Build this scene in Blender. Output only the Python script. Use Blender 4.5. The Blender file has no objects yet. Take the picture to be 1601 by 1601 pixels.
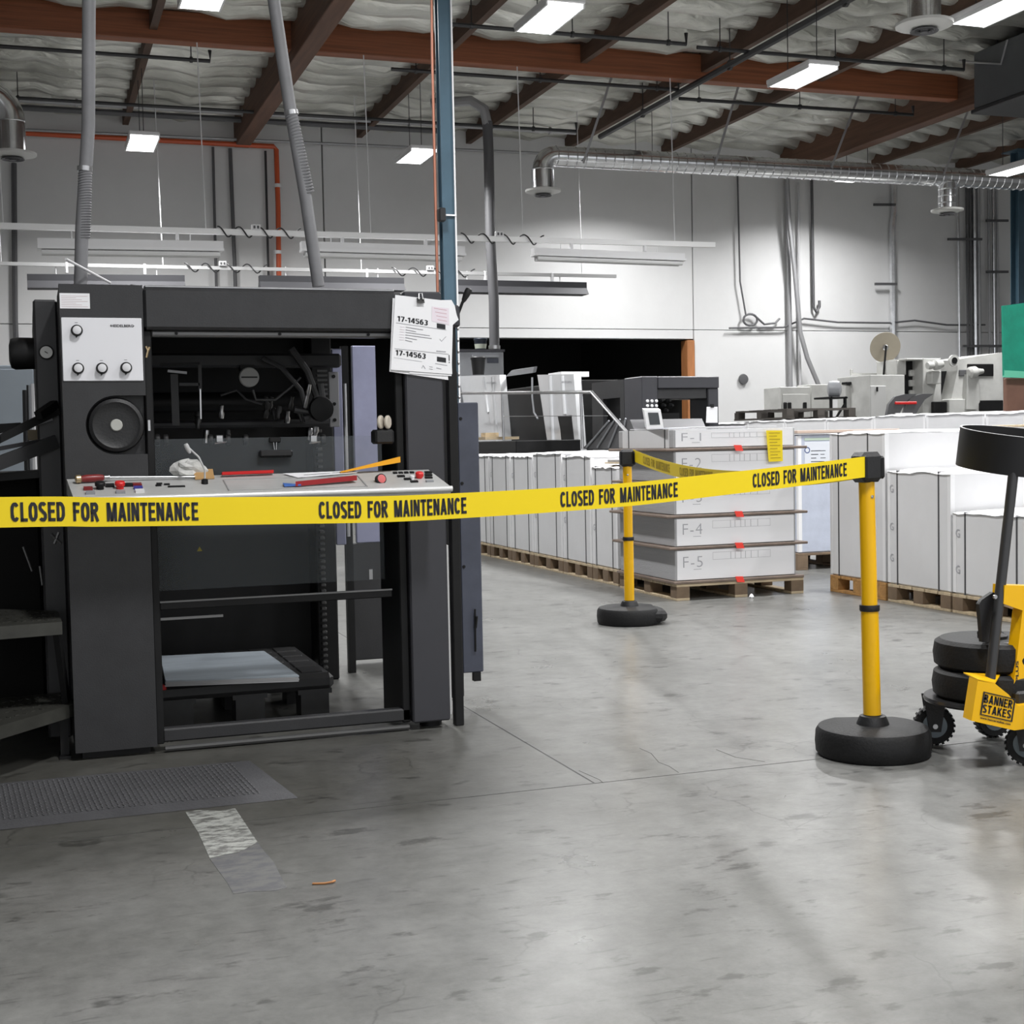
import bpy, math, random
from mathutils import Vector, Matrix
random.seed(7)
S = bpy.context.scene
COL = S.collection
# ------------------------------------------------------------------ camera
F, CAMH, CC = 2150.0, 1.12, 800.5
YAW, PITCH, ROLL = math.atan(750/2150), math.atan(110/2150), 0.02
_f0 = Vector((math.sin(YAW), math.cos(YAW), 0)); _r0 = Vector((math.cos(YAW), -math.sin(YAW), 0))
FWD = _f0*math.cos(PITCH) - Vector((0, 0, 1))*math.sin(PITCH)
_u0 = _r0.cross(FWD)
RGT = _r0*math.cos(ROLL) - _u0*math.sin(ROLL)
UPV = RGT.cross(FWD)
CAM = Vector((0, 0, CAMH))
cd = bpy.data.cameras.new('camera'); cd.sensor_width = 36; cd.lens = F/1601*36; cd.clip_end = 200; cd.clip_start = .05
co = bpy.data.objects.new('camera', cd); COL.objects.link(co)
m = Matrix((RGT, UPV, -FWD)).transposed().to_4x4(); m.translation = CAM
co.matrix_world = m
S.camera = co
# ------------------------------------------------------------------ light, exposure
S.view_settings.view_transform = 'Standard'; S.view_settings.look = 'None'
S.view_settings.gamma = 1; S.view_settings.use_curve_mapping = False
S.view_settings.exposure = 0.28
w = bpy.data.worlds.new('world'); S.world = w; w.use_nodes = True
w.node_tree.nodes['Background'].inputs[0].default_value = (.95, .97, 1, 1)
w.node_tree.nodes['Background'].inputs[1].default_value = 0.8      # daylight through the open dock side behind the camera
LAMP = 172.0                                                        # watts of a louvred high bay lamp

def at(px, py, X=None, Y=None, Z=None):
    """world point seen at a photo pixel on the plane X=, Y= or Z="""
    d = RGT*((px-CC)/F) - UPV*((py-CC)/F) + FWD
    if X is not None: t = (X-CAM.x)/d.x
    elif Y is not None: t = (Y-CAM.y)/d.y
    else: t = (Z-CAM.z)/d.z
    return CAM + d*t
# ------------------------------------------------------------------ geometry helper
class G:
    def __init__(s): s.v = []; s.f = []
    def add(s, vs, fs):
        o = len(s.v); s.v += [Vector(p) for p in vs]; s.f += [tuple(i+o for i in f) for f in fs]; return s
    def box(s, x0, x1, y0, y1, z0, z1, b=0):
        if x1 < x0: x0, x1 = x1, x0
        if y1 < y0: y0, y1 = y1, y0
        if z1 < z0: z0, z1 = z1, z0
        b = min(b, (x1-x0)*.49, (y1-y0)*.49, (z1-z0)*.49)
        if b <= 0:
            return s.add([(x, y, z) for x in (x0, x1) for y in (y0, y1) for z in (z0, z1)],
                         [(0, 1, 3, 2), (4, 6, 7, 5), (0, 4, 5, 1), (2, 3, 7, 6), (0, 2, 6, 4), (1, 5, 7, 3)])
        V = []; idx = {}
        for i, x in enumerate((x0, x1)):
            for j, y in enumerate((y0, y1)):
                for k, z in enumerate((z0, z1)):
                    sx, sy, sz = (b, -b)[i], (b, -b)[j], (b, -b)[k]
                    for a, p in enumerate(((x, y+sy, z+sz), (x+sx, y, z+sz), (x+sx, y+sy, z))):
                        idx[i, j, k, a] = len(V); V.append(p)
        I = lambda i, j, k, a: idx[i, j, k, a]
        Fc = []
        for i in (0, 1): Fc.append((I(i,0,0,0), I(i,1,0,0), I(i,1,1,0), I(i,0,1,0)))
        for j in (0, 1): Fc.append((I(0,j,0,1), I(1,j,0,1), I(1,j,1,1), I(0,j,1,1)))
        for k in (0, 1): Fc.append((I(0,0,k,2), I(1,0,k,2), I(1,1,k,2), I(0,1,k,2)))
        for j in (0, 1):
            for k in (0, 1): Fc.append((I(0,j,k,1), I(1,j,k,1), I(1,j,k,2), I(0,j,k,2)))
        for i in (0, 1):
            for k in (0, 1): Fc.append((I(i,0,k,0), I(i,1,k,0), I(i,1,k,2), I(i,0,k,2)))
        for i in (0, 1):
            for j in (0, 1): Fc.append((I(i,j,0,0), I(i,j,1,0), I(i,j,1,1), I(i,j,0,1)))
        for i in (0, 1):
            for j in (0, 1):
                for k in (0, 1): Fc.append((I(i,j,k,0), I(i,j,k,1), I(i,j,k,2)))
        return s.add(V, Fc)
    def lathe(s, c, axis, prof, n=20, close=True):
        """prof: (radius, height along axis)"""
        c = Vector(c); a = Vector(axis).normalized()
        u = a.orthogonal().normalized(); w_ = a.cross(u)
        V = []
        for r, h in prof:
            for i in range(n):
                t = 2*math.pi*i/n; V.append(c + a*h + (u*math.cos(t)+w_*math.sin(t))*r)
        Fc = [(j*n+i, j*n+(i+1) % n, (j+1)*n+(i+1) % n, (j+1)*n+i) for j in range(len(prof)-1) for i in range(n)]
        if close: Fc += [tuple(range(n))[::-1], tuple(range((len(prof)-1)*n, len(prof)*n))]
        return s.add(V, Fc)
    def cyl(s, p0, p1, r0, r1=None, n=14):
        p0, p1 = Vector(p0), Vector(p1); L = (p1-p0).length
        return s.lathe(p0, p1-p0, [(r0, 0), (r0 if r1 is None else r1, L)], n)
    def tube(s, path, r, n=8):
        P_ = [Vector(p) for p in path]; V = []; ref = None
        for i, p in enumerate(P_):
            d = (P_[min(i+1, len(P_)-1)]-P_[max(i-1, 0)]).normalized()
            u = d.orthogonal().normalized() if ref is None else (ref-d*ref.dot(d)).normalized()
            ref = u; w_ = d.cross(u); rr = r[i] if isinstance(r, (list, tuple)) else r
            V += [p+(u*math.cos(2*math.pi*k/n)+w_*math.sin(2*math.pi*k/n))*rr for k in range(n)]
        m_ = len(P_)
        Fc = [(j*n+i, j*n+(i+1) % n, (j+1)*n+(i+1) % n, (j+1)*n+i) for j in range(m_-1) for i in range(n)]
        Fc += [tuple(range(n))[::-1], tuple(range((m_-1)*n, m_*n))]
        return s.add(V, Fc)
    def prism(s, pts, d):
        """3D polygon extruded by the vector d"""
        d = Vector(d); n = len(pts); P_ = [Vector(p) for p in pts]
        return s.add(P_+[p+d for p in P_], [tuple(range(n))[::-1], tuple(range(n, 2*n))]+[(i, (i+1) % n, n+(i+1) % n, n+i) for i in range(n)])
    def bar(s, p0, p1, wd, ht, up=(0, 0, 1)):
        p0, p1 = Vector(p0), Vector(p1); d = (p1-p0).normalized(); u = d.cross(Vector(up)).normalized(); v = u.cross(d)
        q = [p0+u*a*wd/2+v*b*ht/2 for a, b in ((-1, -1), (1, -1), (1, 1), (-1, 1))]
        return s.prism(q, p1-p0)
    def loft(s, rings):
        n = len(rings[0]); V = [p for r in rings for p in r]
        return s.add(V, [(j*n+i, j*n+(i+1) % n, (j+1)*n+(i+1) % n, (j+1)*n+i) for j in range(len(rings)-1) for i in range(n)]+[tuple(range(n))[::-1], tuple(range((len(rings)-1)*n, len(rings)*n))])
    def quad(s, *p): return s.add(p, [tuple(range(len(p)))])
    def xf(s, M):
        s.v = [M @ p for p in s.v]; return s
    def mesh(s, name, smooth=True):
        me = bpy.data.meshes.new(name)
        me.from_pydata([tuple(p) for p in s.v], [], s.f); me.update()
        import bmesh
        bm = bmesh.new(); bm.from_mesh(me); bmesh.ops.recalc_face_normals(bm, faces=bm.faces); bm.to_mesh(me); bm.free()
        if smooth:
            for p in me.polygons: p.use_smooth = True
            me.set_sharp_from_angle(angle=math.radians(32))
        return me
def root_loc(o):
    while o.parent: o = o.parent
    return o.location
def tags(o, label=None, cat=None, group=None, kind=None):
    if label: o['label'] = label
    if cat: o['category'] = cat
    if group: o['group'] = group
    if kind: o['kind'] = kind
    return o
def thing(name, label, cat, loc=(0, 0, 0), group=None, rz=0, kind=None):
    o = bpy.data.objects.new(name, None); COL.objects.link(o); o.location = loc; o.rotation_euler = (0, 0, rz)
    o.empty_display_size = .1
    return tags(o, label, cat, group, kind)
def part(parent, name, g, mat, label=None, kind=None, local=False, smooth=True):
    """a child mesh; g in world coordinates unless local (an existing mesh may be shared)"""
    if isinstance(g, G):
        if not local: g.xf(Matrix.Translation(-root_loc(parent)))
        me = g.mesh(name, smooth); me.materials.append(mat)
    else: me = g
    o = bpy.data.objects.new(name, me); COL.objects.link(o); o.parent = parent
    return tags(o, label, None, None, kind)
def parts(parent, name, g, mat, label=None):
    """every separate piece of g becomes a part of its own"""
    par = list(range(len(g.v)))
    def fi(i):
        while par[i] != i: par[i] = par[par[i]]; i = par[i]
        return i
    for f in g.f:
        for i in f[1:]: par[fi(i)] = fi(f[0])
    isl = {}
    for f in g.f: isl.setdefault(fi(f[0]), []).append(f)
    for fs in isl.values():
        ids = sorted({i for f in fs for i in f}); mp = {i: k for k, i in enumerate(ids)}
        part(parent, name, G().add([g.v[i] for i in ids], [tuple(mp[i] for i in f) for f in fs]), mat, label)
def single(name, label, cat, g, mat, group=None, kind=None, org=None):
    if org is None:
        xs = [p.x for p in g.v]; ys = [p.y for p in g.v]; zs = [p.z for p in g.v]
        org = ((min(xs)+max(xs))/2, (min(ys)+max(ys))/2, min(zs))
    g.xf(Matrix.Translation(-Vector(org)))
    me = g.mesh(name); me.materials.append(mat)
    o = bpy.data.objects.new(name, me); COL.objects.link(o); o.location = org
    return tags(o, label, cat, group, kind)
def struct(name, g, mat, label=None):
    o = single(name, label, None, g, mat, None, 'structure', (0, 0, 0)); return o
def copy_tree(o, loc=None, parent=None, label=None):
    c = o.copy(); COL.objects.link(c)
    if parent is not None: c.parent = parent
    if loc is not None: c.location = loc
    if label: c['label'] = label
    for ch in list(o.children): copy_tree(ch, parent=c)
    return c
_tc = {}
def textgeo(txt, bold=0.0, space=1.0):
    """flat letter outlines of txt, scaled to the unit box -> (verts2d, faces)"""
    k = (txt, bold, space)
    if k not in _tc:
        cu = bpy.data.curves.new('lettering', 'FONT'); cu.body = txt; cu.offset = bold; cu.resolution_u = 3; cu.space_character = space
        ob = bpy.data.objects.new('lettering', cu); COL.objects.link(ob)
        dg = bpy.context.evaluated_depsgraph_get(); me = ob.evaluated_get(dg).to_mesh()
        V = [v.co.copy() for v in me.vertices]; Fc = [tuple(p.vertices) for p in me.polygons]
        ob.evaluated_get(dg).to_mesh_clear(); bpy.data.objects.remove(ob); bpy.data.curves.remove(cu)
        x0 = min(v.x for v in V); x1 = max(v.x for v in V); y0 = min(v.y for v in V); y1 = max(v.y for v in V)
        _tc[k] = ([((v.x-x0)/(x1-x0), (v.y-y0)/(y1-y0)) for v in V], Fc)
    return _tc[k]
def capitals(txt, o, u, v):
    V, Fc = condensed(txt); o, u, v = Vector(o), Vector(u), Vector(v)
    return G().add([o+u*a+v*b for a, b in V], Fc)
def letters(txt, o, u, v, bold=.02, space=1.0):
    """text filling the parallelogram o, o+u, o+v"""
    V, Fc = textgeo(txt, bold, space); o, u, v = Vector(o), Vector(u), Vector(v)
    return G().add([o+u*a+v*b for a, b in V], Fc)
def _arc(cx, cy, rx, ry, a0, a1, n=12, e=2.6):
    o = []
    for i in range(n+1):
        a = math.radians(a0+(a1-a0)*i/n); c, s_ = math.cos(a), math.sin(a)
        o.append((cx+rx*math.copysign(abs(c)**(2/e), c), cy+ry*math.copysign(abs(s_)**(2/e), s_)))
    return o
_W = .198                                                            # stem width of the condensed bold capitals
GLYPH = {
    'C': (.56, [_arc(.28, .5, .28-_W/2, .5-_W/2, 38, 322, 26)]), 'L': (.47, [[(_W/2, 1), (_W/2, 0)], [(0, _W*.42), (.47, _W*.42)]]),
    'O': (.58, [_arc(.29, .5, .29-_W/2, .5-_W/2, 0, 360, 32)]),
    'S': (.54, [_arc(.27, .735, .27-_W/2, .265-_W*.42, 25, 200, 14)+_arc(.27, .265, .27-_W/2, .265-_W*.42, 70, -155, 16)]),
    'E': (.5, [[(_W/2, 1), (_W/2, 0)], [(0, 1-_W*.42), (.49, 1-_W*.42)], [(0, .52), (.45, .52)], [(0, _W*.42), (.5, _W*.42)]]),
    'D': (.56, [[(_W/2, 1), (_W/2, 0)], [(0, 1-_W*.42), (.2, 1-_W*.42)]+_arc(.2, .5, .36-_W/2, .5-_W*.42, 90, -90, 16)+[(0, _W*.42)]]),
    'F': (.47, [[(_W/2, 1), (_W/2, 0)], [(0, 1-_W*.42), (.47, 1-_W*.42)], [(0, .52), (.42, .52)]]),
    'R': (.57, [[(_W/2, 1), (_W/2, 0)], [(0, 1-_W*.42), (.25, 1-_W*.42)]+_arc(.27, .735, .26-_W/2, .265-_W*.42, 90, -90, 12)+[(0, .47+_W*.0)], [(.27, .47), (.49, 0)]]),
    'M': (.70, [[(_W*.46, 0), (_W*.46, 1)], [(_W*.6, 1), (.35, 0)], [(.35, 0), (.70-_W*.6, 1)], [(.70-_W*.46, 1), (.70-_W*.46, 0)]]),
    'A': (.60, [[(_W*.5, 0), (.30, 1)], [(.30, 1), (.60-_W*.5, 0)], [(.15, .27), (.45, .27)]]),
    'I': (_W, [[(_W/2, 1), (_W/2, 0)]]), 'N': (.56, [[(_W/2, 0), (_W/2, 1)], [(_W*.55, 1), (.56-_W*.55, 0)], [(.56-_W/2, 0), (.56-_W/2, 1)]]),
    '1': (.40, [[(.27, 1), (.27, 0)], [(.03, .76), (.27, .93)]]), '7': (.52, [[(0, 1-_W*.42), (.5, 1-_W*.42)], [(.44, 1-_W*.5), (.22, 0)]]), '-': (.30, [[(0, .36), (.30, .36)]]),
    '4': (.56, [[(.40, 1), (.40, 0)], [(.34, .97), (.06, .28)], [(0, .27), (.56, .27)]]),
    '5': (.54, [[(.5, 1-_W*.42), (.09, 1-_W*.42), (.08, .56)], _arc(.26, .33, .28-_W/2, .33-_W*.42, 140, -150, 18)]),
    '6': (.54, [_arc(.27, .33, .27-_W/2, .33-_W*.42, 0, 360, 24), _arc(.36, .40, .36-_W/2, .6-_W*.42, 80, 180, 10)]),
    '3': (.53, [_arc(.25, .735, .27-_W/2, .265-_W*.42, 150, -80, 12)+_arc(.25, .28, .28-_W/2, .28-_W*.42, 80, -150, 14)]),
    'B': (.56, [[(_W/2, 1), (_W/2, 0)], [(0, 1-_W*.42), (.24, 1-_W*.42)]+_arc(.25, .75, .26-_W/2, .25-_W*.42, 90, -90, 10)+[(0, .5)], [(0, _W*.42), (.26, _W*.42)]+_arc(.27, .26, .28-_W/2, .26-_W*.42, -90, 90, 10)+[(0, .5)]]),
    'K': (.58, [[(_W/2, 1), (_W/2, 0)], [(.12, .42), (.47, 1)], [(.22, .58), (.50, 0)]]),
    'T': (.52, [[(.26, 1), (.26, 0)], [(0, 1-_W*.42), (.52, 1-_W*.42)]]), ' ': (.40, [])}
def condensed(txt):
    """bold condensed capitals as flat outlines in the unit box"""
    V = []; Fc = []; x = 0
    for ch in txt:
        wd, strokes = GLYPH[ch]
        for pl in strokes:
            n = len(pl)
            for i, (a, b) in enumerate(pl):
                p0 = pl[max(i-1, 0)]; p1 = pl[min(i+1, n-1)]
                if n > 20 and abs(pl[0][0]-pl[-1][0])+abs(pl[0][1]-pl[-1][1]) < 1e-6: p0 = pl[i-1] if i else pl[-2]; p1 = pl[i+1] if i < n-1 else pl[1]
                dx, dy = p1[0]-p0[0], p1[1]-p0[1]; L_ = math.hypot(dx, dy) or 1; nx, ny = -dy/L_, dx/L_
                k = _W/2*(abs(nx)+abs(ny)*.86) if abs(nx)+abs(ny) < 1.25 else _W/2
                if abs(dy) > .8 and abs(dx) > .05: nx, ny = (1 if nx > 0 else -1), 0; k = _W*.52
                V += [(x+a+nx*k, b+ny*k), (x+a-nx*k, b-ny*k)]
            o = len(V)-2*n
            Fc += [(o+2*i, o+2*i+1, o+2*i+3, o+2*i+2) for i in range(n-1)]
        x += wd+.075
    x -= .075
    return [(a/x, b) for a, b in V], Fc
# ------------------------------------------------------------------ materials
_m = {}
def mat(name, col, rough=.5, metal=0.0, var=0.0, vscale=3.0, bump=0.0, bscale=40.0, spec=.5, stretch=(1, 1, 1), emit=0, trans=0, alpha=1, coat=0):
    if name in _m: return _m[name]
    M = bpy.data.materials.new(name); M.use_nodes = True; nt = M.node_tree; b = nt.nodes['Principled BSDF']; L = nt.links
    c = (*col, 1)
    b.inputs['Base Color'].default_value = c; b.inputs['Roughness'].default_value = rough; b.inputs['Metallic'].default_value = metal
    b.inputs['Specular IOR Level'].default_value = spec; b.inputs['Transmission Weight'].default_value = trans; b.inputs['Alpha'].default_value = alpha
    b.inputs['Coat Weight'].default_value = coat
    if emit: b.inputs['Emission Color'].default_value = c; b.inputs['Emission Strength'].default_value = emit
    if var or bump:
        tc = nt.nodes.new('ShaderNodeTexCoord'); mp = nt.nodes.new('ShaderNodeMapping'); mp.inputs['Scale'].default_value = stretch
        L.new(tc.outputs['Object'], mp.inputs[0])
    if var:
        n = nt.nodes.new('ShaderNodeTexNoise'); n.inputs['Scale'].default_value = vscale; n.inputs['Detail'].default_value = 6; n.inputs['Roughness'].default_value = .65
        r = nt.nodes.new('ShaderNodeValToRGB'); r.color_ramp.elements[0].position = .3; r.color_ramp.elements[1].position = .72
        r.color_ramp.elements[0].color = (*[x*(1-var) for x in col], 1); r.color_ramp.elements[1].color = (*[min(1, x*(1+var*.7)) for x in col], 1)
        L.new(mp.outputs[0], n.inputs[0]); L.new(n.outputs[0], r.inputs[0]); L.new(r.outputs[0], b.inputs['Base Color'])
    if bump:
        n2 = nt.nodes.new('ShaderNodeTexNoise'); n2.inputs['Scale'].default_value = bscale; n2.inputs['Detail'].default_value = 4
        bp = nt.nodes.new('ShaderNodeBump'); bp.inputs['Strength'].default_value = bump; bp.inputs['Distance'].default_value = .02
        L.new(mp.outputs[0], n2.inputs[0]); L.new(n2.outputs[0], bp.inputs['Height']); L.new(bp.outputs[0], b.inputs['Normal'])
    _m[name] = M; return M
charcoal = mat('charcoal_paint', (.027, .027, .029), .45, var=.18, vscale=9, bump=.05, bscale=180)
charcoal2 = mat('charcoal_paint_bluish', (.040, .040, .047), .4, var=.1, vscale=4)  # slightly lighter, bluer charcoal
black = mat('black_steel', (.009, .009, .0095), .5, var=.3, vscale=8, spec=.3)
blackp = mat('black_plastic', (.011, .011, .012), .5, bump=.08, bscale=120)
rubber = mat('black_rubber', (.009, .009, .0095), .6, var=.2, vscale=14, bump=.12, bscale=90, spec=.35)
greym = mat('grey_machine_paint', (.30, .31, .33), .4, var=.1)
steel = mat('bare_steel', (.55, .55, .56), .3, 1.0, var=.15, vscale=10)
galv = mat('galvanised_steel', (.80, .81, .83), .2, .95, var=.2, vscale=5)
consolem = mat('console_grey', (.47, .47, .46), .4, var=.12, vscale=8)
white = mat('white_paint', (.78, .78, .79), .4)
paper = mat('white_paper', (.88, .88, .90), .7)
papery = mat('paper_edges', (.40, .40, .41), .75, var=.08, vscale=2, bump=.3, bscale=60, stretch=(.05, .05, 6))
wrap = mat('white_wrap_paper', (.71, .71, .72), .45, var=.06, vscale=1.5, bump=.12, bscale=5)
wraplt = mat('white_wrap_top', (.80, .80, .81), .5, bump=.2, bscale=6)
bluewrap = mat('bluish_wrap', (.50, .54, .64), .35, var=.1, vscale=4, bump=.15, bscale=9)
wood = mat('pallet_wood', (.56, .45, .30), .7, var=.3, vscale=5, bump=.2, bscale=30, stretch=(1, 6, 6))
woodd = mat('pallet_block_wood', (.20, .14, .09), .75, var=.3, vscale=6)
woodo = mat('orange_pallet_wood', (.45, .24, .08), .7, var=.35, vscale=6, stretch=(1, 5, 5))
ply = mat('plywood_board', (.20, .15, .12), .6, var=.35, vscale=4)
glulam = mat('glulam_wood', (.26, .085, .035), .6, var=.35, vscale=2.5, stretch=(.3, 3, 12))
joistw = mat('joist_wood', (.10, .055, .035), .7, var=.4, vscale=3, stretch=(3, .4, 3))
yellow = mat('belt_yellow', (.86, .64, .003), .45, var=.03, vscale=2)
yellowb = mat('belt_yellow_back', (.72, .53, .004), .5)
pyellow = mat('post_yellow', (.86, .47, .002), .3)
ink = mat('black_ink', (.012, .012, .016), .55)
inkg = mat('grey_ink', (.22, .22, .24), .6)
inkf = mat('faint_print', (.42, .42, .45), .6)
strapm = mat('dark_strap', (.06, .06, .065), .4)
red = mat('red_plastic', (.70, .02, .02), .4)
redtab = mat('red_tab', (.95, .06, .04), .5)
redd = mat('dark_red_handle', (.22, .02, .02), .35)
blue = mat('blue_plastic', (.05, .05, .30), .4)
orange = mat('orange_plastic', (.9, .40, .01), .4)
tagy = mat('yellow_tag', (.92, .70, .01), .6)
brass = mat('brass', (.55, .42, .25), .3, .8)
silver = mat('silver_cover', (.78, .79, .81), .22, .25, var=.04)
offwhite = mat('offwhite_machine', (.52, .52, .50), .45, var=.15, vscale=3)
beige = mat('beige_disc', (.36, .32, .25), .55, var=.1)
wallm = mat('wall_paint', (.69, .69, .69), .75, var=.05, vscale=.8, bump=.05, bscale=20)
joint = mat('wall_joint', (.12, .12, .12), .8)
roomshade = mat('room_shade', (.012, .012, .012), .9)  # shade of the unlit room put into a near-black wall colour
teal = mat('blue_column_paint', (.055, .105, .145), .35, var=.12, vscale=5)
green = mat('green_sheet', (.005, .20, .13), .4, var=.2, vscale=6)
brownm = mat('brown_board', (.16, .08, .055), .7, var=.2)
lampm = mat('lamp_tubes', (1, 1, 1), .5, emit=5.0)
hose = mat('grey_hose', (.24, .24, .25), .5, var=.12, vscale=8)
pipeb = mat('dark_pipe', (.03, .03, .032), .45)
pipeg = mat('grey_conduit', (.36, .36, .37), .4, .4)
piped = mat('dark_grey_conduit', (.10, .10, .105), .5)
orangep = mat('orange_pipe_paint', (.55, .09, .025), .4)
copper = mat('copper_line', (.42, .18, .12), .4, .5)
platew = mat('control_plate_white', (.80, .80, .83), .35)
bluem = mat('blue_grey_metal', (.33, .34, .48), .3, .3, var=.15, vscale=5)
bluegrey = mat('blue_grey_paint', (.065, .072, .10), .4, var=.2, vscale=7)
screenm = mat('screen_glass', (.05, .055, .06), .15)
checker = mat('worn_tread_plate', (.055, .055, .048), .5, .3, var=.3, vscale=10)
glassm = mat('clear_guard', (.30, .33, .35), .08, alpha=.09)
blank = mat('blanket_sheet', (.40, .45, .50), .5, var=.25, vscale=1.2, stretch=(1, 6, 1))
def custom_floor():
    M = bpy.data.materials.new('polished_concrete'); M.use_nodes = True; nt = M.node_tree; b = nt.nodes['Principled BSDF']; L = nt.links
    N = nt.nodes.new
    tc = N('ShaderNodeTexCoord')
    def noise(sc, det, rg, st=(1, 1, 1), off=0):
        mp = N('ShaderNodeMapping'); mp.inputs['Scale'].default_value = st; mp.inputs['Location'].default_value = (off, off, 0)
        n = N('ShaderNodeTexNoise'); n.inputs['Scale'].default_value = sc; n.inputs['Detail'].default_value = det; n.inputs['Roughness'].default_value = rg
        L.new(tc.outputs['Object'], mp.inputs[0]); L.new(mp.outputs[0], n.inputs[0]); return n.outputs[0]
    def ramp(src, *stops):
        r = N('ShaderNodeValToRGB'); e = r.color_ramp.elements
        while len(e) < len(stops): e.new(.5)
        for el, (p, c) in zip(e, stops): el.position = p; el.color = (*c, 1) if len(c) == 3 else c
        L.new(src, r.inputs[0]); return r.outputs[0]
    def mixc(f, a, b_, mode='MIX'):
        x = N('ShaderNodeMix'); x.data_type = 'RGBA'; x.blend_type = mode
        if isinstance(f, float): x.inputs[0].default_value = f
        else: L.new(f, x.inputs[0])
        L.new(a, x.inputs[6]); L.new(b_, x.inputs[7]); return x.outputs[2]
    big = ramp(noise(.7, 6, .6), (.3, (.142, .142, .135)), (.7, (.212, .212, .204)))
    fine = ramp(noise(11, 10, .78), (.3, (.70, .70, .70)), (.7, (1.2, 1.2, 1.2)))
    c = mixc(1.0, big, fine, 'MULTIPLY')
    spots = ramp(noise(5.5, 5, .62, (1, 1.8, 1), 3.1), (.34, (.35, .35, .34)), (.405, (1, 1, 1)))
    c = mixc(.75, c, spots, 'MULTIPLY')
    scr = ramp(noise(16, 4, .6, (.35, 2.2, 1), 9), (.34, (.55, .55, .55)), (.39, (1, 1, 1)))
    c = mixc(.55, c, scr, 'MULTIPLY')
    # fine crazing: thin lines where a warped voronoi edge runs
    mp = N('ShaderNodeMapping'); L.new(tc.outputs['Object'], mp.inputs[0])
    wn = N('ShaderNodeTexNoise'); wn.inputs['Scale'].default_value = 3; wn.inputs['Detail'].default_value = 5; L.new(tc.outputs['Object'], wn.inputs[0])
    vm = N('ShaderNodeVectorMath'); vm.operation = 'MULTIPLY_ADD'; vm.inputs[1].default_value = (.35, .35, .35)
    L.new(wn.outputs[1], vm.inputs[0]); L.new(mp.outputs[0], vm.inputs[2])
    vo = N('ShaderNodeTexVoronoi'); vo.feature = 'DISTANCE_TO_EDGE'; vo.inputs['Scale'].default_value = 2.6; L.new(vm.outputs[0], vo.inputs[0])
    ln = ramp(vo.outputs[0], (.0, (.62, .62, .62)), (.014, (1, 1, 1)))
    msk = ramp(noise(1.3, 3, .5, off=5), (.5, (0, 0, 0)), (.62, (1, 1, 1)))
    c = mixc(msk, c, mixc(1.0, c, ln, 'MULTIPLY'))
    # oil grime trodden in around the press and its walkway
    mp2 = N('ShaderNodeMapping'); mp2.inputs['Location'].default_value = (-.35, -4.7, 0); L.new(tc.outputs['Object'], mp2.inputs[0])
    sc = N('ShaderNodeVectorMath'); sc.operation = 'MULTIPLY'; sc.inputs[1].default_value = (.42, .52, 0); L.new(mp2.outputs[0], sc.inputs[0])
    ad = N('ShaderNodeVectorMath'); ad.operation = 'MULTIPLY_ADD'; ad.inputs[1].default_value = (.7, .7, 0); L.new(wn.outputs[1], ad.inputs[0]); L.new(sc.outputs[0], ad.inputs[2])
    su = N('ShaderNodeVectorMath'); su.operation = 'SUBTRACT'; su.inputs[1].default_value = (.35, .35, 0); L.new(ad.outputs[0], su.inputs[0])
    le = N('ShaderNodeVectorMath'); le.operation = 'LENGTH'; L.new(su.outputs[0], le.inputs[0])
    gr = ramp(le.outputs['Value'], (.25, (.50, .49, .46)), (.95, (1, 1, 1)))
    c = mixc(1.0, c, gr, 'MULTIPLY')
    L.new(c, b.inputs['Base Color'])
    rr = N('ShaderNodeMapRange'); rr.inputs['To Min'].default_value = .2; rr.inputs['To Max'].default_value = .42
    L.new(noise(2.2, 6, .65, off=2), rr.inputs[0]); L.new(rr.outputs[0], b.inputs['Roughness'])
    b.inputs['Specular IOR Level'].default_value = .42
    bp = N('ShaderNodeBump'); bp.inputs['Strength'].default_value = .06; bp.inputs['Distance'].default_value = .01
    L.new(noise(25, 5, .6), bp.inputs['Height']); L.new(bp.outputs[0], b.inputs['Normal'])
    return M
floorm = custom_floor()
def custom_foil():
    M = bpy.data.materials.new('foil_insulation'); M.use_nodes = True; nt = M.node_tree; b = nt.nodes['Principled BSDF']; L = nt.links; N = nt.nodes.new
    b.inputs['Base Color'].default_value = (.60, .60, .56, 1); b.inputs['Metallic'].default_value = .7; b.inputs['Roughness'].default_value = .34
    g = N('ShaderNodeNewGeometry'); mp = N('ShaderNodeMapping'); mp.inputs['Scale'].default_value = (1.0, 4.2, 1); L.new(g.outputs['Position'], mp.inputs[0])
    n = N('ShaderNodeTexNoise'); n.inputs['Scale'].default_value = 3.0; n.inputs['Detail'].default_value = 5; n.inputs['Distortion'].default_value = .6; L.new(mp.outputs[0], n.inputs[0])
    bp = N('ShaderNodeBump'); bp.inputs['Strength'].default_value = .8; bp.inputs['Distance'].default_value = .05; L.new(n.outputs[0], bp.inputs['Height']); L.new(bp.outputs[0], b.inputs['Normal'])
    n2 = N('ShaderNodeTexNoise'); n2.inputs['Scale'].default_value = .8; n2.inputs['Detail'].default_value = 3; L.new(g.outputs['Position'], n2.inputs[0])
    r = N('ShaderNodeValToRGB'); r.color_ramp.elements[0].color = (.42, .42, .38, 1); r.color_ramp.elements[1].color = (.74, .74, .69, 1); r.color_ramp.elements[0].position = .35; r.color_ramp.elements[1].position = .65
    L.new(n2.outputs[0], r.inputs[0]); L.new(r.outputs[0], b.inputs['Base Color'])
    return M
foil = custom_foil()
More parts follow.
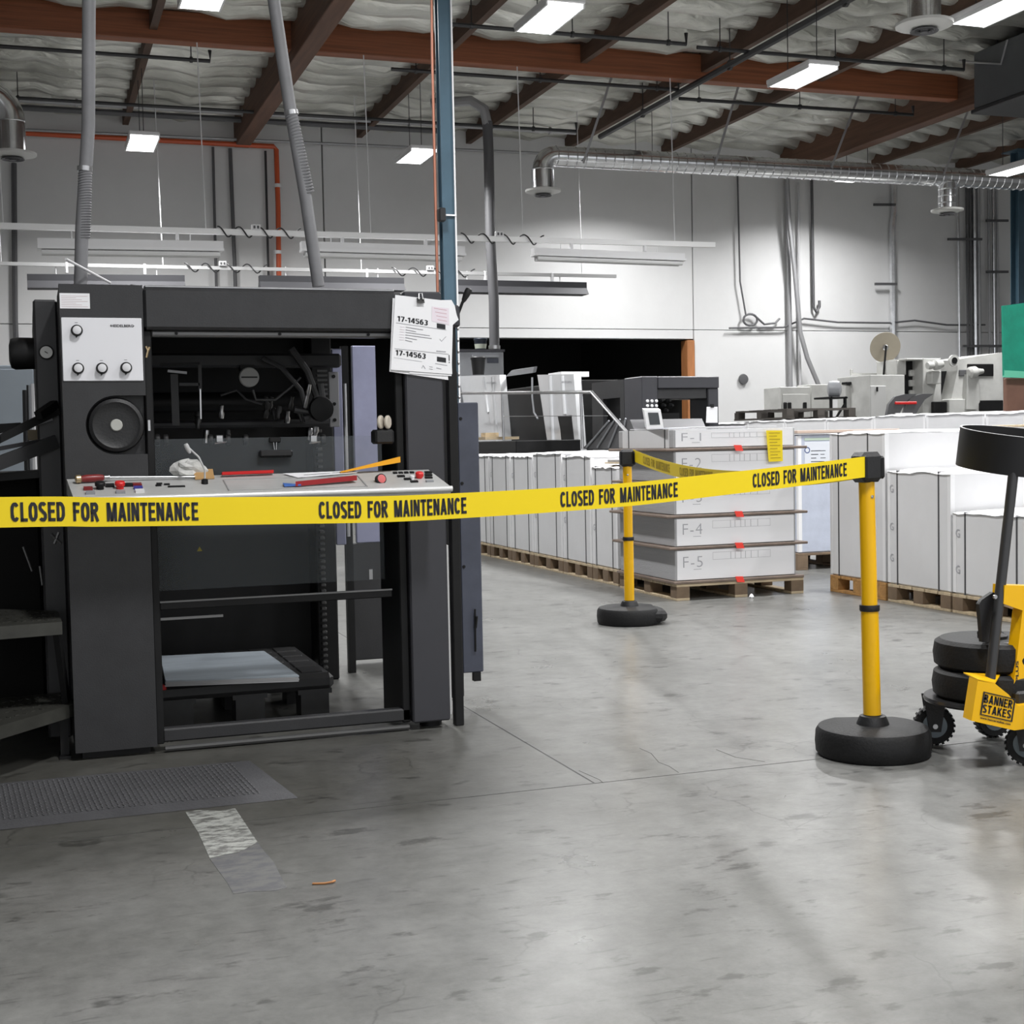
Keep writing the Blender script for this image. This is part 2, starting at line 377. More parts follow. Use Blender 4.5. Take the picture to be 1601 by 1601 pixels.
def custom_tape(name, c1, c2, th):
    M = bpy.data.materials.new(name); M.use_nodes = True; nt = M.node_tree; b = nt.nodes['Principled BSDF']; L = nt.links; N = nt.nodes.new
    tc = N('ShaderNodeTexCoord'); mp = N('ShaderNodeMapping'); mp.inputs['Scale'].default_value = (1, 2.2, 1); L.new(tc.outputs['Object'], mp.inputs[0])
    n = N('ShaderNodeTexNoise'); n.inputs['Scale'].default_value = 14; n.inputs['Detail'].default_value = 8; n.inputs['Roughness'].default_value = .7; L.new(mp.outputs[0], n.inputs[0])
    r = N('ShaderNodeValToRGB'); r.color_ramp.elements[0].color = (*c2, 1); r.color_ramp.elements[1].color = (*c1, 1); r.color_ramp.elements[0].position = th; r.color_ramp.elements[1].position = th+.12
    L.new(n.outputs[0], r.inputs[0]); L.new(r.outputs[0], b.inputs['Base Color']); b.inputs['Roughness'].default_value = .5
    return M
tapew = custom_tape('worn_white_tape', (.36, .37, .345), (.12, .12, .112), .42)
tapeg = custom_tape('scuffed_grey_tape', (.075, .075, .082), (.115, .115, .11), .45)
# ================================================================== THE BUILDING
WALLY, ROOF, LX, RX, NY = 25.0, 7.05, -9.0, 24.0, -7.0
# floor: slabs divided by saw cuts at X=1.70 and Y=4.11
flo = struct('floor', G().box(LX, RX, NY, WALLY+7, -.20, -.0015), joint, 'grey polished concrete floor with saw cut joints')
ys = [NY, -3.9, 4.11, 12.3, 20.4, WALLY+7]
for j in range(5):
    xs = [LX, -6.5, 1.70, 9.9, 18.1, RX] if j >= 2 else [LX, -4.2, 5.9, 13.9, RX]
    for i in range(len(xs)-1):
        e = .0035
        part(flo, 'floor_slab', G().box(xs[i]+e, xs[i+1]-e, ys[j]+e, ys[j+1]-e, -.0014, 0), floorm)
def ground(pts, z=0.0): return [at(x, y, Z=z) for x, y in pts]
def ribbon(pts, wd, z=.0012):
    g = G(); P_ = pts
    for a, b in zip(P_, P_[1:]):
        d = (b-a); n = Vector((-d.y, d.x, 0)).normalized()*wd/2
        g.prism([a+n+Vector((0, 0, 0)), b+n, b-n, a-n], (0, 0, z))
    return g
crackm = mat('crack_dark', (.085, .085, .082), .9)
for pts in ([(1000, 1170), (1018, 1178), (1030, 1192), (1046, 1198), (1061, 1208)], [(905, 1205), (921, 1212), (937, 1219), (943, 1224)], [(1120, 1172), (1150, 1184), (1196, 1191)]):
    part(flo, 'crack', ribbon(ground(pts), .0022, .0006), crackm)
# back wall of tilt-up panels with the dark opening
PX = at(1083, 400, Y=WALLY).x; OZ = at(1000, 530, Y=WALLY).z; JZ = at(1000, 515, Y=WALLY).z; OX0 = 5.2; OX1 = PX-.12
wb = struct('wall_back', G().box(LX, OX0-.05, WALLY+.05, WALLY+.25, 0, ROOF+.1).box(OX0-.05, PX, WALLY+.05, WALLY+.25, OZ, ROOF+.1).box(PX, RX, WALLY+.05, WALLY+.25, 0, ROOF+.1), joint, 'pale grey tilt-up panel wall with conduits and dark opening')
e = .012
for a, b, c, d in ((LX, OX0, 0, JZ), (LX, OX0, JZ, ROOF), (OX0, PX, OZ, JZ), (OX0, PX, JZ, ROOF), (PX, RX, JZ, ROOF), (PX, RX, 0, JZ)):
    part(wb, 'wall_panel', G().box(a+e, b-e, WALLY, WALLY+.06, c+.006, d-.006, .006), wallm)
part(wb, 'door_jamb', G().box(OX1-.05, PX+.0, WALLY-.04, WALLY+.24, 0, OZ-.02, .01), mat('orange_jamb_wood', (.42, .17, .06), .6, var=.25, vscale=4, stretch=(3, 3, .4)), 'orange brown timber door jamb')
dr = struct('wall_dark_room', G().box(OX0-.3, PX+.3, WALLY+6.5, WALLY+6.6, 0, OZ+.5).box(OX0-.3, OX0-.2, WALLY+.25, WALLY+6.6, 0, OZ+.5).box(PX+.2, PX+.3, WALLY+.25, WALLY+6.6, 0, OZ+.5).box(OX0-.3, PX+.3, WALLY+.25, WALLY+6.6, OZ+.4, OZ+.5), roomshade, 'unlit storage room seen through the wall opening, its shade painted into the walls')
struct('wall_left', G().box(LX-.2, LX, NY, WALLY+.2, 0, ROOF+.1), wallm, 'unseen pale wall closing the hall on the left, added to limit the light')  # unseen wall, added to hold back light from the left
struct('wall_right', G().box(RX, RX+.2, NY, WALLY+.2, 0, ROOF+.1), wallm, 'plain pale wall closing the hall on the right')
# roof: draped foil insulation between sub-purlins, purlins, glulam girders
cl = struct('ceiling', G().box(LX, RX, NY, WALLY+.2, ROOF+.14, ROOF+.2), joint, 'foil insulated timber roof')
PIT = .61
def drape():
    g = G(); nx, ny = 96, 7; V = []
    for i in range(nx+1):
        x = LX+(RX-LX)*i/nx
        for j in range(ny+1):
            t = j/ny; z = ROOF+.10-.24*(1-abs(2*t-1)**3.2)*(1+.3*math.sin(i*1.7)*math.sin(i*.61)); V.append((x, .04+t*(PIT-.08), z+.012*math.sin(i*2.3+j)))
    return g.add(V, [(i*(ny+1)+j, (i+1)*(ny+1)+j, (i+1)*(ny+1)+j+1, i*(ny+1)+j+1) for i in range(nx) for j in range(ny)])
dm = None
for k in range(int((WALLY-NY)/PIT)+1):
    if dm is None:
        o = part(cl, 'foil_drape', drape(), foil, local=True); dm = o.data
    else: o = part(cl, 'foil_drape', dm, foil)
    o.location = (0, NY+k*PIT, 0)
    part(cl, 'sub_purlin', G().box(LX, RX, NY+k*PIT-.022, NY+k*PIT+.022, ROOF-.02, ROOF+.13), joistw)  # dark timber, also standing in for the drapes' own shadow at the seams
px = [-6.5, -4.45, -2.4, -.3, 1.76, 5.9, 8.0, 10.0, 12.05, 16.9, 19.0, 21.0, 23]
for x in px:
    part(cl, 'purlin', G().box(x-.05, x+.05, NY, WALLY, 6.74, ROOF+.05), joistw)
for x in (3.75, 14.8):
    part(cl, 'girder', G().box(x-.13, x+.13, NY, WALLY, 6.45, ROOF+.05, .01), mat('dark_glulam', (.13, .062, .036), .65, var=.35, vscale=2.5, stretch=(4, .3, 10)), 'deep dark timber girder')
for y in (19.4, 7.2):
    part(cl, 'girder', G().box(LX, RX, y-.12, y+.12, 6.62, ROOF-.03, .01), glulam, 'red brown glulam girder')
# blue steel columns
def column(name, label, x, y, z1, wd):
    t = thing(name, label, 'column', (x, y, 0))
    part(t, 'base_plate', G().box(x-wd, x+wd, y-wd, y+wd, 0, .02, .004), teal)
    g = G()
    h = wd/2
    g.box(x-h, x+h, y-h, y-h+.016, .02, z1).box(x-h, x+h, y+h-.016, y+h, .02, z1).box(x-.012, x+.012, y-h+.016, y+h-.016, .02, z1)
    g.box(x+h*.2, x+h, y-h*.5, y+h*.5, .02, z1)
    part(t, 'shaft', g, teal)
    part(t, 'cap_plate', G().box(x-wd, x+wd, y-wd, y+wd, z1, z1+.02), teal)
    return t
cx = at(700, 400, Y=11.0).x
tcol = column('steel_column', 'dark teal steel column rising behind the press beside the hanging papers', cx, 11.0, 6.6, .105)
part(tcol, 'lit_edge', G().box(cx+.05, cx+.062, 10.93, 10.945, .4, 6.6), white, 'pale strip painted as the lit edge')  # white strip standing in for light along the column edge
bx_ = at(686, 335, Y=10.9)
part(tcol, 'junction_box', G().box(bx_.x-.005, bx_.x+.05, 10.86, 10.93, bx_.z-.06, bx_.z+.05, .008), blackp, 'small black box strapped to the column')
part(tcol, 'strap', G().box(cx-.06, cx+.062, 10.925, 10.94, bx_.z-.005, bx_.z+.008), white)
single('copper_line', 'thin copper coloured line running down beside the teal column', 'pipe', G().tube([at(674, -60, Y=10.9), at(676, 100, Y=10.9), at(681, 320, Y=10.9), at(684, 450, Y=10.9), at(686, 560, Y=10.9), Vector((at(686, 560, Y=10.9).x, 10.9, 0))], .012, 6), copper)
c2 = at(1594, 400, Y=22.5).x
column('steel_column', 'dark blue steel column at the right edge above the green sheet', c2, 22.5, 6.6, .24)

# ------------------------------------------------------------------ high bay lamps
SPREAD = math.radians(152); LZ = 5.7
def lamp(px_, py_, Z, label, LN=1.0, WD=.40, loc=None):
    p = at(px_, py_, Z=Z) if loc is None else Vector(loc)
    t = thing('high_bay_light', label, 'light', p, 'high bay lights under the roof')
    part(t, 'housing', G().box(-WD/2-.02, WD/2+.02, -LN/2-.03, LN/2+.03, .03, .09, .01).box(-WD/2-.02, -WD/2, -LN/2, LN/2, -.01, .03).box(WD/2, WD/2+.02, -LN/2, LN/2, -.01, .03), white, local=True)
    tb = None
    for i in range(4):
        x = (-.375+.25*i)*WD
        if tb is None:
            o = part(t, 'lamp_tube', G().box(-WD*.115, WD*.115, -LN/2, LN/2, 0, .028), lampm, local=True); tb = o.data
        else: o = part(t, 'lamp_tube', tb, lampm)
        o.location = (x, 0, 0)
    for sy in (-1, 1): part(t, 'hanger_wire', G().tube([(0, sy*LN*.35, .09), (0, sy*LN*.35, ROOF-p.z-.03)], .006, 5), pipeb, local=True)
    ld = bpy.data.lights.new('lamp_glow', 'AREA'); ld.shape = 'RECTANGLE'; ld.size = WD*.95; ld.size_y = LN*.98; ld.energy = LAMP; ld.spread = SPREAD
    lo = bpy.data.objects.new('lamp_glow', ld); COL.objects.link(lo); lo.parent = t; lo.location = (0, 0, -.012)
    return t
lamp(858, 31, LZ, 'bright ceiling light just right of the teal column, above the red beam')
lamp(1254, 122, LZ, 'bright ceiling light hanging before the red beam, left of the near diffuser')
lamp(1560, 18, LZ, 'brightest ceiling light in the top right corner', 1.05, .43)
lamp(222, 226, LZ, 'ceiling light over the left grey hose, near the far wall')
lamp(650, 246, LZ, 'ceiling light just left of the teal column, near the far wall')
lamp(1007, 258, 6.0, 'small ceiling light below the left part of the round duct')
lamp(1340, 277, 6.0, 'small ceiling light below the middle of the round duct')
lamp(1590, 266, 5.42, 'ceiling light at the right edge in front of the round duct')
lamp(320, -8, LZ, 'ceiling light at the top edge, left of the right grey hose')
for k, (x, y) in enumerate([(x, y) for y in (8.2, 1.6) for x in (1.8, 5.8, 9.9, 14.0)]):
    lamp(0, 0, LZ, 'ceiling light hanging above the open floor, out of the photo', loc=(x, y, LZ))

# ------------------------------------------------------------------ ducts
def rings(g, p0, p1, r, step):
    p0, p1 = Vector(p0), Vector(p1); L_ = (p1-p0).length; n = max(1, int(L_/step)); prof = []
    for i in range(n+1):
        h = L_*i/n; prof += [(r, h-.01), (r+.008, h), (r, h+.01)]
    return g.lathe(p0, p1-p0, prof, 20)
def diffuser(t, c, r):
    part(t, 'diffuser_plate', G().lathe(c, (0, 0, 1), [(r*.9, .0), (r*1.72, .03), (r*1.74, .06), (r*1.0, .09)], 28), mat('dusty_white_metal', (.55, .55, .53), .5), 'round ceiling diffuser flange')
    g = G()
    for q in (.75, .5): g.lathe(c, (0, 0, 1), [(r*q, -.01), (r*q*1.15, -.03), (r*q*1.1, -.035), (r*q*.9, -.012)], 24)
    g.cyl(Vector(c)+Vector((0, 0, -.045)), Vector(c)+Vector((0, 0, .0)), r*.25, n=12)
    part(t, 'diffuser_cone', g, piped)
YD = 20.6; ZD = at(900, 246, Y=YD).z; RD = .163
ex = at(848, 246, Y=YD).x
d1 = thing('round_duct', 'long galvanised spiral duct along the far wall with two drops', 'duct', (ex, YD, ZD))
part(d1, 'spiral_duct', rings(G(), (ex+.22, YD, ZD), (RX-.05, YD, ZD), RD, .16), galv)
arc = [Vector((ex+.22-.22*math.sin(a), YD, ZD-.22+.22*math.cos(a))) for a in [i*math.pi/2/5 for i in range(6)]]
part(d1, 'elbow', G().tube(arc, RD, 20), galv)
zb = at(846, 303, Y=YD).z
part(d1, 'drop', rings(G(), (ex, YD, ZD-.22), (ex, YD, zb+.05), RD*1.1, .25), galv)
diffuser(d1, (ex, YD, zb), RD)
dx2 = at(1481, 300, Y=YD).x; zb2 = at(1484, 333, Y=YD).z
part(d1, 'drop', rings(G(), (dx2, YD, ZD-.1), (dx2, YD, zb2+.05), RD*.95, .1), galv)
diffuser(d1, (dx2, YD, zb2), RD)
for a, b in (((935, 185), (912, 255)), ((1150, 150), (1118, 258)), ((1333, 175), (1300, 262)), ((1520, 155), (1475, 275))):
    p, q = at(*b, Y=YD-RD), at(*a, Y=YD-RD)
    part(d1, 'hanger_strap', G().bar(q+(q-p).normalized()*.9, p, .04, .004, (0, 1, 0)), pipeg)
YN = 13.0; p = at(1445, 45, Y=YN); rn = .18
d2 = thing('duct_drop', 'near galvanised duct drop with round white diffuser at the top right', 'duct', p)
part(d2, 'drop', rings(G(), (p.x, YN, p.z+.05), (p.x, YN, 6.98), rn, .4), galv)
diffuser(d2, p, rn)
YL = 20.5; p = at(20, 246, Y=YL); rl = .185
d3 = thing('duct_elbow', 'shiny duct elbow with round diffuser at the upper left edge', 'duct', p)
zt = at(20, 185, Y=YL).z
part(d3, 'drop', rings(G(), (p.x, YL, p.z+.05), (p.x, YL, zt-.05), rl, .25), galv)
arc = [Vector((p.x-.42+.42*math.cos(a), YL, zt-.05+.42*math.sin(a))) for a in [i*math.pi/2/6 for i in range(7)]]+[Vector((p.x-3, YL, zt+.37))]
part(d3, 'elbow', G().tube(arc, rl, 20), galv)
diffuser(d3, p, rl)
hv = at(1522, 172, Y=17.6)
ac = thing('air_handler', 'large dark grey sheet metal air unit under the roof at the right edge', 'air unit', (hv.x, 15, hv.z))
acm = mat('dark_sheet_metal', (.085, .09, .095), .45, var=.12, vscale=2)
part(ac, 'casing', G().box(hv.x, hv.x+2.4, 13.2, 17.6, hv.z, 6.85, .02), acm)
part(ac, 'lower_flange', G().box(hv.x-.03, hv.x+2.43, 13.17, 17.63, hv.z-.06, hv.z, .01), charcoal)
q = [at(x, y, X=hv.x-.03) for x, y in ((1575, 62), (1565, 100), (1530, 98), (1500, 95))]
part(ac, 'conduit', G().tube(q, .015, 6), pipeg)
for sx in (.2, 2.2):
    for sy in (13.5, 17.3): part(ac, 'hanger_rod', G().cyl((hv.x+sx, sy, 6.85), (hv.x+sx, sy, 7.0), .012, n=6), pipeb)
# ------------------------------------------------------------------ sprinkler pipes
def pipe_run(name, label, pts, r, m_=pipeb, drops=()):
    t = thing(name, label, 'pipe', pts[0])
    part(t, 'pipe', G().tube(pts, r, 8), m_)
    for d in drops:
        d = Vector(d); part(t, 'hanger', G().cyl(d, (d.x, d.y, ROOF), .008, n=5), m_)
        part(t, 'clamp', G().lathe(d-Vector((.02, 0, 0)), (1, 0, 0), [(r*1.5, 0), (r*1.5, .04)], 10), m_)
    return t
ZP = 6.5
pa, pb = at(1330, 0, Z=ZP), at(960, 200, Z=ZP); xm = (pa.x+pb.x)/2
pipe_run('sprinkler_main', 'thick black sprinkler main running back under the roof, right of centre', [(xm, NY, ZP), (xm, WALLY-2.2, ZP)], .05, pipeb, [(xm, y, ZP) for y in (12, 15, 18, 21)])
for (p0_, p1_, lb) in (((-60, 68), (330, 92), 'black sprinkler branch at upper left ending beside the left hose'), ((612, 108), (1040, 152), 'black sprinkler branch crossing behind the teal column below the red beam'), ((1062, 154), (1400, 190), 'black sprinkler branch below the red beam at the right'), ((706, 38), (1068, 72), 'black sprinkler branch above the red beam in the middle'), ((1090, 74), (1480, 120), 'black sprinkler branch above the red beam toward the near diffuser'), ((-60, 148), (905, 203), 'long dark sprinkler branch close to the far wall')):
    a_, b_ = at(*p0_, Z=ZP+.05), at(*p1_, Z=ZP+.05); b_.y = a_.y
    pipe_run('sprinkler_branch', lb, [a_, b_, b_+Vector((0, 0, .15))], .028, pipeb, [a_.lerp(b_, s_) for s_ in (.08, .5, .92)])
# conduit rack under the far roof edge
zc = at(600, 190, Y=WALLY-1.1).z
pipe_run('conduit_run', 'upper grey conduit running along the far wall under the roof', [at(18, 155, Y=WALLY-1.1), at(900, 207, Y=WALLY-1.1)], .045, pipeg, [at(x, 155+52*(x-18)/882, Y=WALLY-1.1) for x in (120, 380, 640, 860)])
pipe_run('conduit_run', 'thick lower conduit along the far wall under the roof', [at(30, 168, Y=WALLY-.9), at(690, 205, Y=WALLY-.9)], .05, piped)
pipe_run('conduit_run', 'thin pale conduit just above the orange pipe on the far wall', [at(40, 203, Y=WALLY-.3), at(900, 242, Y=WALLY-.3)], .025, pipeg)
op = [at(20, 207, Y=WALLY-.2), at(428, 229, Y=WALLY-.2), at(432, 234, Y=WALLY-.2), at(435, 330, Y=WALLY-.2), at(437, 700, Y=WALLY-.2)]
op[-1].z = 0
t = pipe_run('orange_pipe', 'orange painted pipe along the far wall turning straight down', op, .045, orangep)
for y in (293, 397): part(t, 'pipe_clip', G().lathe(at(434, y, Y=WALLY-.2), (0, 0, 1), [(.07, 0), (.07, .06)], 10), white)
# ------------------------------------------------------------------ conduits on the back wall
def wallpipe(label, pix, r, m_=pipeg, down=True, Y=WALLY-.1):
    pts = [at(x, y, Y=Y) for x, y in pix]
    if down: pts.append(Vector((pts[-1].x, Y, 0)))
    return single('wall_conduit', label, 'conduit', G().tube(pts, r, 7), m_)
wallpipe('thin dark conduit on the wall left of the orange pipe', [(333, 230), (338, 440)], .025, piped)
wallpipe('darker wall conduit close beside the left of the orange pipe', [(360, 232), (368, 440)], .035, piped)
wallpipe('black cable running down the wall just left of the orange pipe', [(415, 236), (420, 440)], .022, pipeb)
wallpipe('dark conduit on the wall at the far left behind the motor', [(22, 255), (24, 500)], .045, piped)
wallpipe('thin grey wire hanging on the bare wall right of the opening', [(1153, 272), (1157, 440), (1166, 492)], .018, piped, False)
wallpipe('grey conduit on the wall left of the slanting hose', [(1231, 285), (1236, 606)], .045, pipeg)
wallpipe('thin white conduit close beside the slanting hose', [(1248, 285), (1251, 606)], .025, mat('pale_conduit', (.55, .55, .56), .4))
wallpipe('conduit ending in a hook high on the wall', [(1269, 280), (1272, 480), (1276, 488), (1281, 480), (1281, 470)], .03, piped, False)
wallpipe('slanting grey hose running down the wall to the control cabinet', [(1230, 275), (1233, 340), (1243, 430), (1251, 520), (1262, 560), (1280, 603)], .05, pipeg, False, WALLY-.3)
wallpipe('shiny galvanised conduit behind the beige disc', [(1398, 290), (1398, 330), (1395, 360), (1396, 600)], .065, galv)
wallpipe('horizontal cable sagging along the right wall', [(1140, 513), (1225, 512), (1257, 498), (1310, 504), (1390, 505), (1430, 501), (1480, 508), (1540, 508)], .02, piped, False)
wallpipe('coiled cable loop hanging on the wall', [(1166+11*math.cos(a)+7, 500+9*math.sin(a)) for a in [i*.5 for i in range(24)]]+[(1195, 507), (1212, 505), (1219, 498)], .022, piped, False)
for i, (x, r) in enumerate(((1497, .03), (1511, .03), (1516, .03), (1522, .05), (1529, .04), (1545, .028), (1552, .028), (1558, .028))):
    wallpipe(['first thin pale', 'second dark', 'third dark', 'fourth and thickest', 'fifth grey', 'sixth thin', 'seventh thin', 'eighth and last'][i]+' conduit of the bundle on the right wall, from the left', [(x, 288), (x+3, 600)], r, (galv, piped, piped, galv, pipeg, pipeg, galv, pipeg)[i])
for i, (a, b, y) in enumerate(((1366, 1400, 320), (1368, 1402, 444), (1482, 1535, 374), (1542, 1576, 345), (1542, 1576, 425), (1505, 1572, 541))):
    p, q = at(a, y, Y=WALLY-.17), at(b, y, Y=WALLY-.17)
    single('strut_channel', ['upper strut behind the shiny conduit', 'lower strut behind the shiny conduit', 'upper strut across the middle conduit bundle', 'upper strut across the last conduits', 'lower strut across the last conduits', 'low strut just above the off-white folding machine'][i], 'strut', G().bar(p, q, .04, .05), piped)
single('wall_dial', 'small dark round horn on the wall right of the opening', 'horn', G().lathe(at(1161, 593, Y=WALLY), (0, -1, 0), [(.09, 0), (.11, .03), (.10, .06), (.05, .065)], 20), piped)
# ------------------------------------------------------------------ hanging rails and strip lights
def rail(label, pix, Y, wires, outlets, r, hooks, rm_):
    pts = [at(x, y, Y=Y) for x, y in pix]
    t = thing('hanging_rail', label, 'rail', pts[0])
    part(t, 'rail', G().bar(pts[0], pts[-1], r, r*1.1), rm_)
    def on(x): 
        k = (x-pix[0][0])/(pix[-1][0]-pix[0][0]); return at(x, pix[0][1]+(pix[-1][1]-pix[0][1])*k, Y=Y)
    for x in wires:
        q = on(x); part(t, 'wire', G().tube([q, (q.x-.05, q.y, ROOF)], .008, 5), white)
    for x in outlets:
        q = on(x); o = part(t, 'outlet_box', G().box(q.x-.06, q.x+.06, Y-.05, Y+.02, q.z+.03, q.z+.11, .008), white)
        part(o, 'socket', G().box(q.x-.04, q.x-.01, Y-.054, Y-.05, q.z+.05, q.z+.09).box(q.x+.01, q.x+.04, Y-.054, Y-.05, q.z+.05, q.z+.09), piped)
        cpts = []
        for i in range(60):
            s = i/59; a = s*4*2*math.pi; qq = on(x-60+s*130); cpts.append(qq+Vector((0, -.05*math.sin(a)-.02, .07*math.cos(a))))
        part(t, 'power_cord', G().tube(cpts, .011, 5), pipeb)
    for x in hooks:
        q = on(x); part(t, 'hook', G().box(q.x-.02, q.x+.02, Y-.03, Y+.03, q.z-.13, q.z+.04, .005), white)
    return t
rail('upper white hanging rail carrying power outlets above the press', [(-120, 350), (1117, 383)], 19.3, (5, 322, 580, 818, 1055), (400, 780), .07, (277, 535, 665, 893, 1008), mat('bright_rail', (.92, .92, .92), .4))
rail('lower thinner hanging rail closer to the far wall', [(-100, 410), (963, 432)], 22.8, (2, 255, 565, 910), (348, 672), .05, (104, 226, 573, 758, 863), mat('grey_rail', (.42, .42, .42), .5))
def strip(label, x0, x1, y0, y1, hgt, Y, dark):
    a, b = at(x0, y0, Y=Y), at(x1, y1, Y=Y)
    t = thing('strip_light', label, 'strip light', a, 'strip lights hung under the rails')
    d = (b-a)
    H_ = hgt*(Y/2150)*1.05
    def seg(o0, o1, dy0, dy1, m_, nm, lab=None):
        g = G().prism([a+Vector((0, dy0, -o0)), a+Vector((0, dy0, -o1)), a+Vector((0, dy1, -o1)), a+Vector((0, dy1, -o0))], d); part(t, nm, g, m_, lab)
    seg(0, H_*.45, -.07, .07, mat('grey_housing', (.06, .06, .065), .6, spec=.1) if dark else white, 'housing')
    if dark:
        g = G().prism([a+Vector((0, -.06, -H_*.4)), a+Vector((0, -.17, -H_)), a+Vector((0, .17, -H_)), a+Vector((0, .06, -H_*.4))], d); part(t, 'reflector', g, mat('grey_reflector', (.07, .07, .075), .6, spec=.1))
    else:
        seg(H_*.45, H_*.62, -.12, .12, white, 'reflector'); 
        for sy in (-.06, .06):
            part(t, 'fluorescent_tube', G().cyl(a+Vector((.05, sy, -H_*.8)), b+Vector((-.05, sy, -H_*.8)), .035, n=8), mat('tube_glass_off', (.72, .72, .72), .3))
    for s in (.18, .82):
        q = a+d*s; part(t, 'hanger', G().cyl(q, q+Vector((0, 0, .16)), .008, n=5), white)
strip('white strip light under the upper rail, leftmost above the press', 58, 348, 373, 378, 24, 19.3, False)
strip('white strip light under the upper rail, right behind the teal column', 470, 725, 378, 386, 24, 19.3, False)
strip('white strip light under the upper rail, rightmost, over the dark opening', 833, 1068, 388, 397, 20, 19.3, False)
strip('grey reflector strip light of the lower row, left, just above the press', 42, 288, 429, 431, 20, 22.8, True)
strip('grey reflector strip light of the lower row, middle, behind the right hose', 405, 630, 431, 435, 20, 22.8, True)
strip('grey reflector strip light of the lower row, right, past the teal column', 688, 915, 437, 442, 20, 22.8, True)
# ================================================================== THE PRESS IN FRONT
YF = 5.15
pr = thing('printing_press', 'large charcoal printing press delivery standing open behind the yellow belt', 'printing press', (.85, 5.6, 0))
# left column with the keyhole recess of the handwheel
hx, hz, hr = .296, 1.208, .106
out = [(.115, .03), (.402, .03), (.402, hz-hr)]
out += [(hx+hr*math.cos(a), hz+hr*math.sin(a)) for a in [math.radians(-90-i*9) for i in range(21)]]
out += [(.402, hz+hr), (.402, 1.71), (.115, 1.71)]
part(pr, 'left_column', G().prism([(x, YF, z) for x, z in out], (0, .06, 0)).box(.115, .402, YF+.06, YF+.36, .03, 1.705, .004), charcoal)
part(pr, 'column_foot', G().box(.14, .38, YF+.05, YF+.3, 0, .03), black)
hw = part(pr, 'handwheel', G().lathe((hx, YF+.055, hz), (0, -1, 0), [(.03, 0), (.085, 0), (.098, .012), (.1, .03), (.095, .048), (.083, .055), (.075, .05), (.05, .048), (.0, .048)], 40), blackp, 'round black handwheel')
part(hw, 'hub_cap', G().lathe((hx, YF+.009, hz), (0, -1, 0), [(.0215, 0), (.0215, .006), (.019, .009)], 24), mat('dull_metal_cap', (.45, .45, .42), .5))
cp = part(pr, 'control_plate', G().box(.119, .395, YF-.006, YF, 1.366, 1.591, .002), platew, 'white control plate with four knobs')
for i, (kx, kz) in enumerate(((.171, 1.545), (.171, 1.411), (.252, 1.411), (.336, 1.413))):
    k = part(pr, 'knob', G().lathe((kx, YF-.006, kz), (0, -1, 0), [(.0205, 0), (.0205, .004), (.018, .006), (.0175, .02), (.0155, .022)], 28), blackp, 'black rimmed control knob')
    part(k, 'knob_cap', G().lathe((kx, YF-.028, kz), (0, -1, 0), [(.0148, 0), (.0148, .002), (.013, .003)], 24), mat('knob_silver', (.72, .72, .74), .35))
    part(k, 'pointer', G().prism([(kx-.006, YF-.008, kz-.019), (kx+.004, YF-.008, kz-.019), (kx-.003, YF-.008, kz-.027)], (0, -.006, 0)), blackp)
    part(cp, 'scale_print', G().box(kx-.006, kx+.004, YF-.0066, YF-.006, kz+.027, kz+.029), inkg)
part(cp, 'maker_lettering', letters('HEIDELBERG', (.288, YF-.0068, 1.558), (.078, 0, 0), (0, 0, .0095), .03, 1.0), ink)
part(cp, 'emblem_print', G().prism([(.284, YF-.0066, 1.5628), (.288, YF-.0066, 1.565), (.288, YF-.0066, 1.5605)], (0, -.0004, 0)).prism([(.370, YF-.0066, 1.5628), (.366, YF-.0066, 1.565), (.366, YF-.0066, 1.5605)], (0, -.0004, 0)), ink)
st = part(pr, 'notice_sticker', G().box(.117, .219, YF-.002, YF, 1.623, 1.677), paper, 'white sticker with faint lines of print')
g = G()
for k in range(7): g.box(.122, .212-.02*(k % 3), YF-.0026, YF-.002, 1.629+k*.0062, 1.6303+k*.0062)
part(st, 'printed_lines', g, mat('pink_print', (.62, .5, .52), .6))
part(pr, 'spring_clip', G().tube([(.408, YF-.002, 1.45), (.414, YF-.005, 1.475), (.408, YF-.002, 1.49)], .004, 6).tube([(.410, YF-.002, 1.462), (.42, YF-.005, 1.488)], .004, 6), brass, 'pale spring clip')
part(pr, 'latch_plate', G().box(.405, .415, YF-.002, YF+.006, 1.185, 1.225, .001), steel)
# top beam, right column
part(pr, 'top_beam', G().box(.404, 1.372, YF+.002, YF+.30, 1.552, 1.703, .01), charcoal)
part(pr, 'top_cover', G().box(.15, 1.52, YF+.32, YF+1.6, 1.66, 1.712, .008), charcoal)
part(pr, 'top_edge_rail', G().box(.41, 1.34, YF+.01, YF+.05, 1.703, 1.712, .003), steel)
part(pr, 'cover_knob', G().lathe((.375, YF+.1, 1.705), (0, 0, 1), [(.012, 0), (.014, .012), (.008, .018)], 14), blackp)
part(pr, 'soffit_rail', G().box(.43, 1.36, YF+.04, YF+.10, 1.53, 1.552, .006), mat('dull_soffit', (.2, .2, .2), .4, .5))
for x in (.52, .9, 1.24): part(pr, 'bolt', G().lathe((x, YF+.038, 1.541), (0, -1, 0), [(.006, 0), (.006, .004)], 8), black)
part(pr, 'right_column', G().box(1.372, 1.524, YF, YF+.34, .03, 1.705, .006), charcoal2)
part(pr, 'inner_post', G().box(1.338, 1.37, YF+.03, YF+.34, .03, 1.55, .004), black)
part(pr, 'left_inner_post', G().box(.402, .43, YF+.03, YF+.34, .03, 1.55, .004), black)
part(pr, 'column_foot', G().lathe((1.47, YF+.1, 0), (0, 0, 1), [(.045, 0), (.045, .02), (.02, .022), (.02, .03)], 14), black)
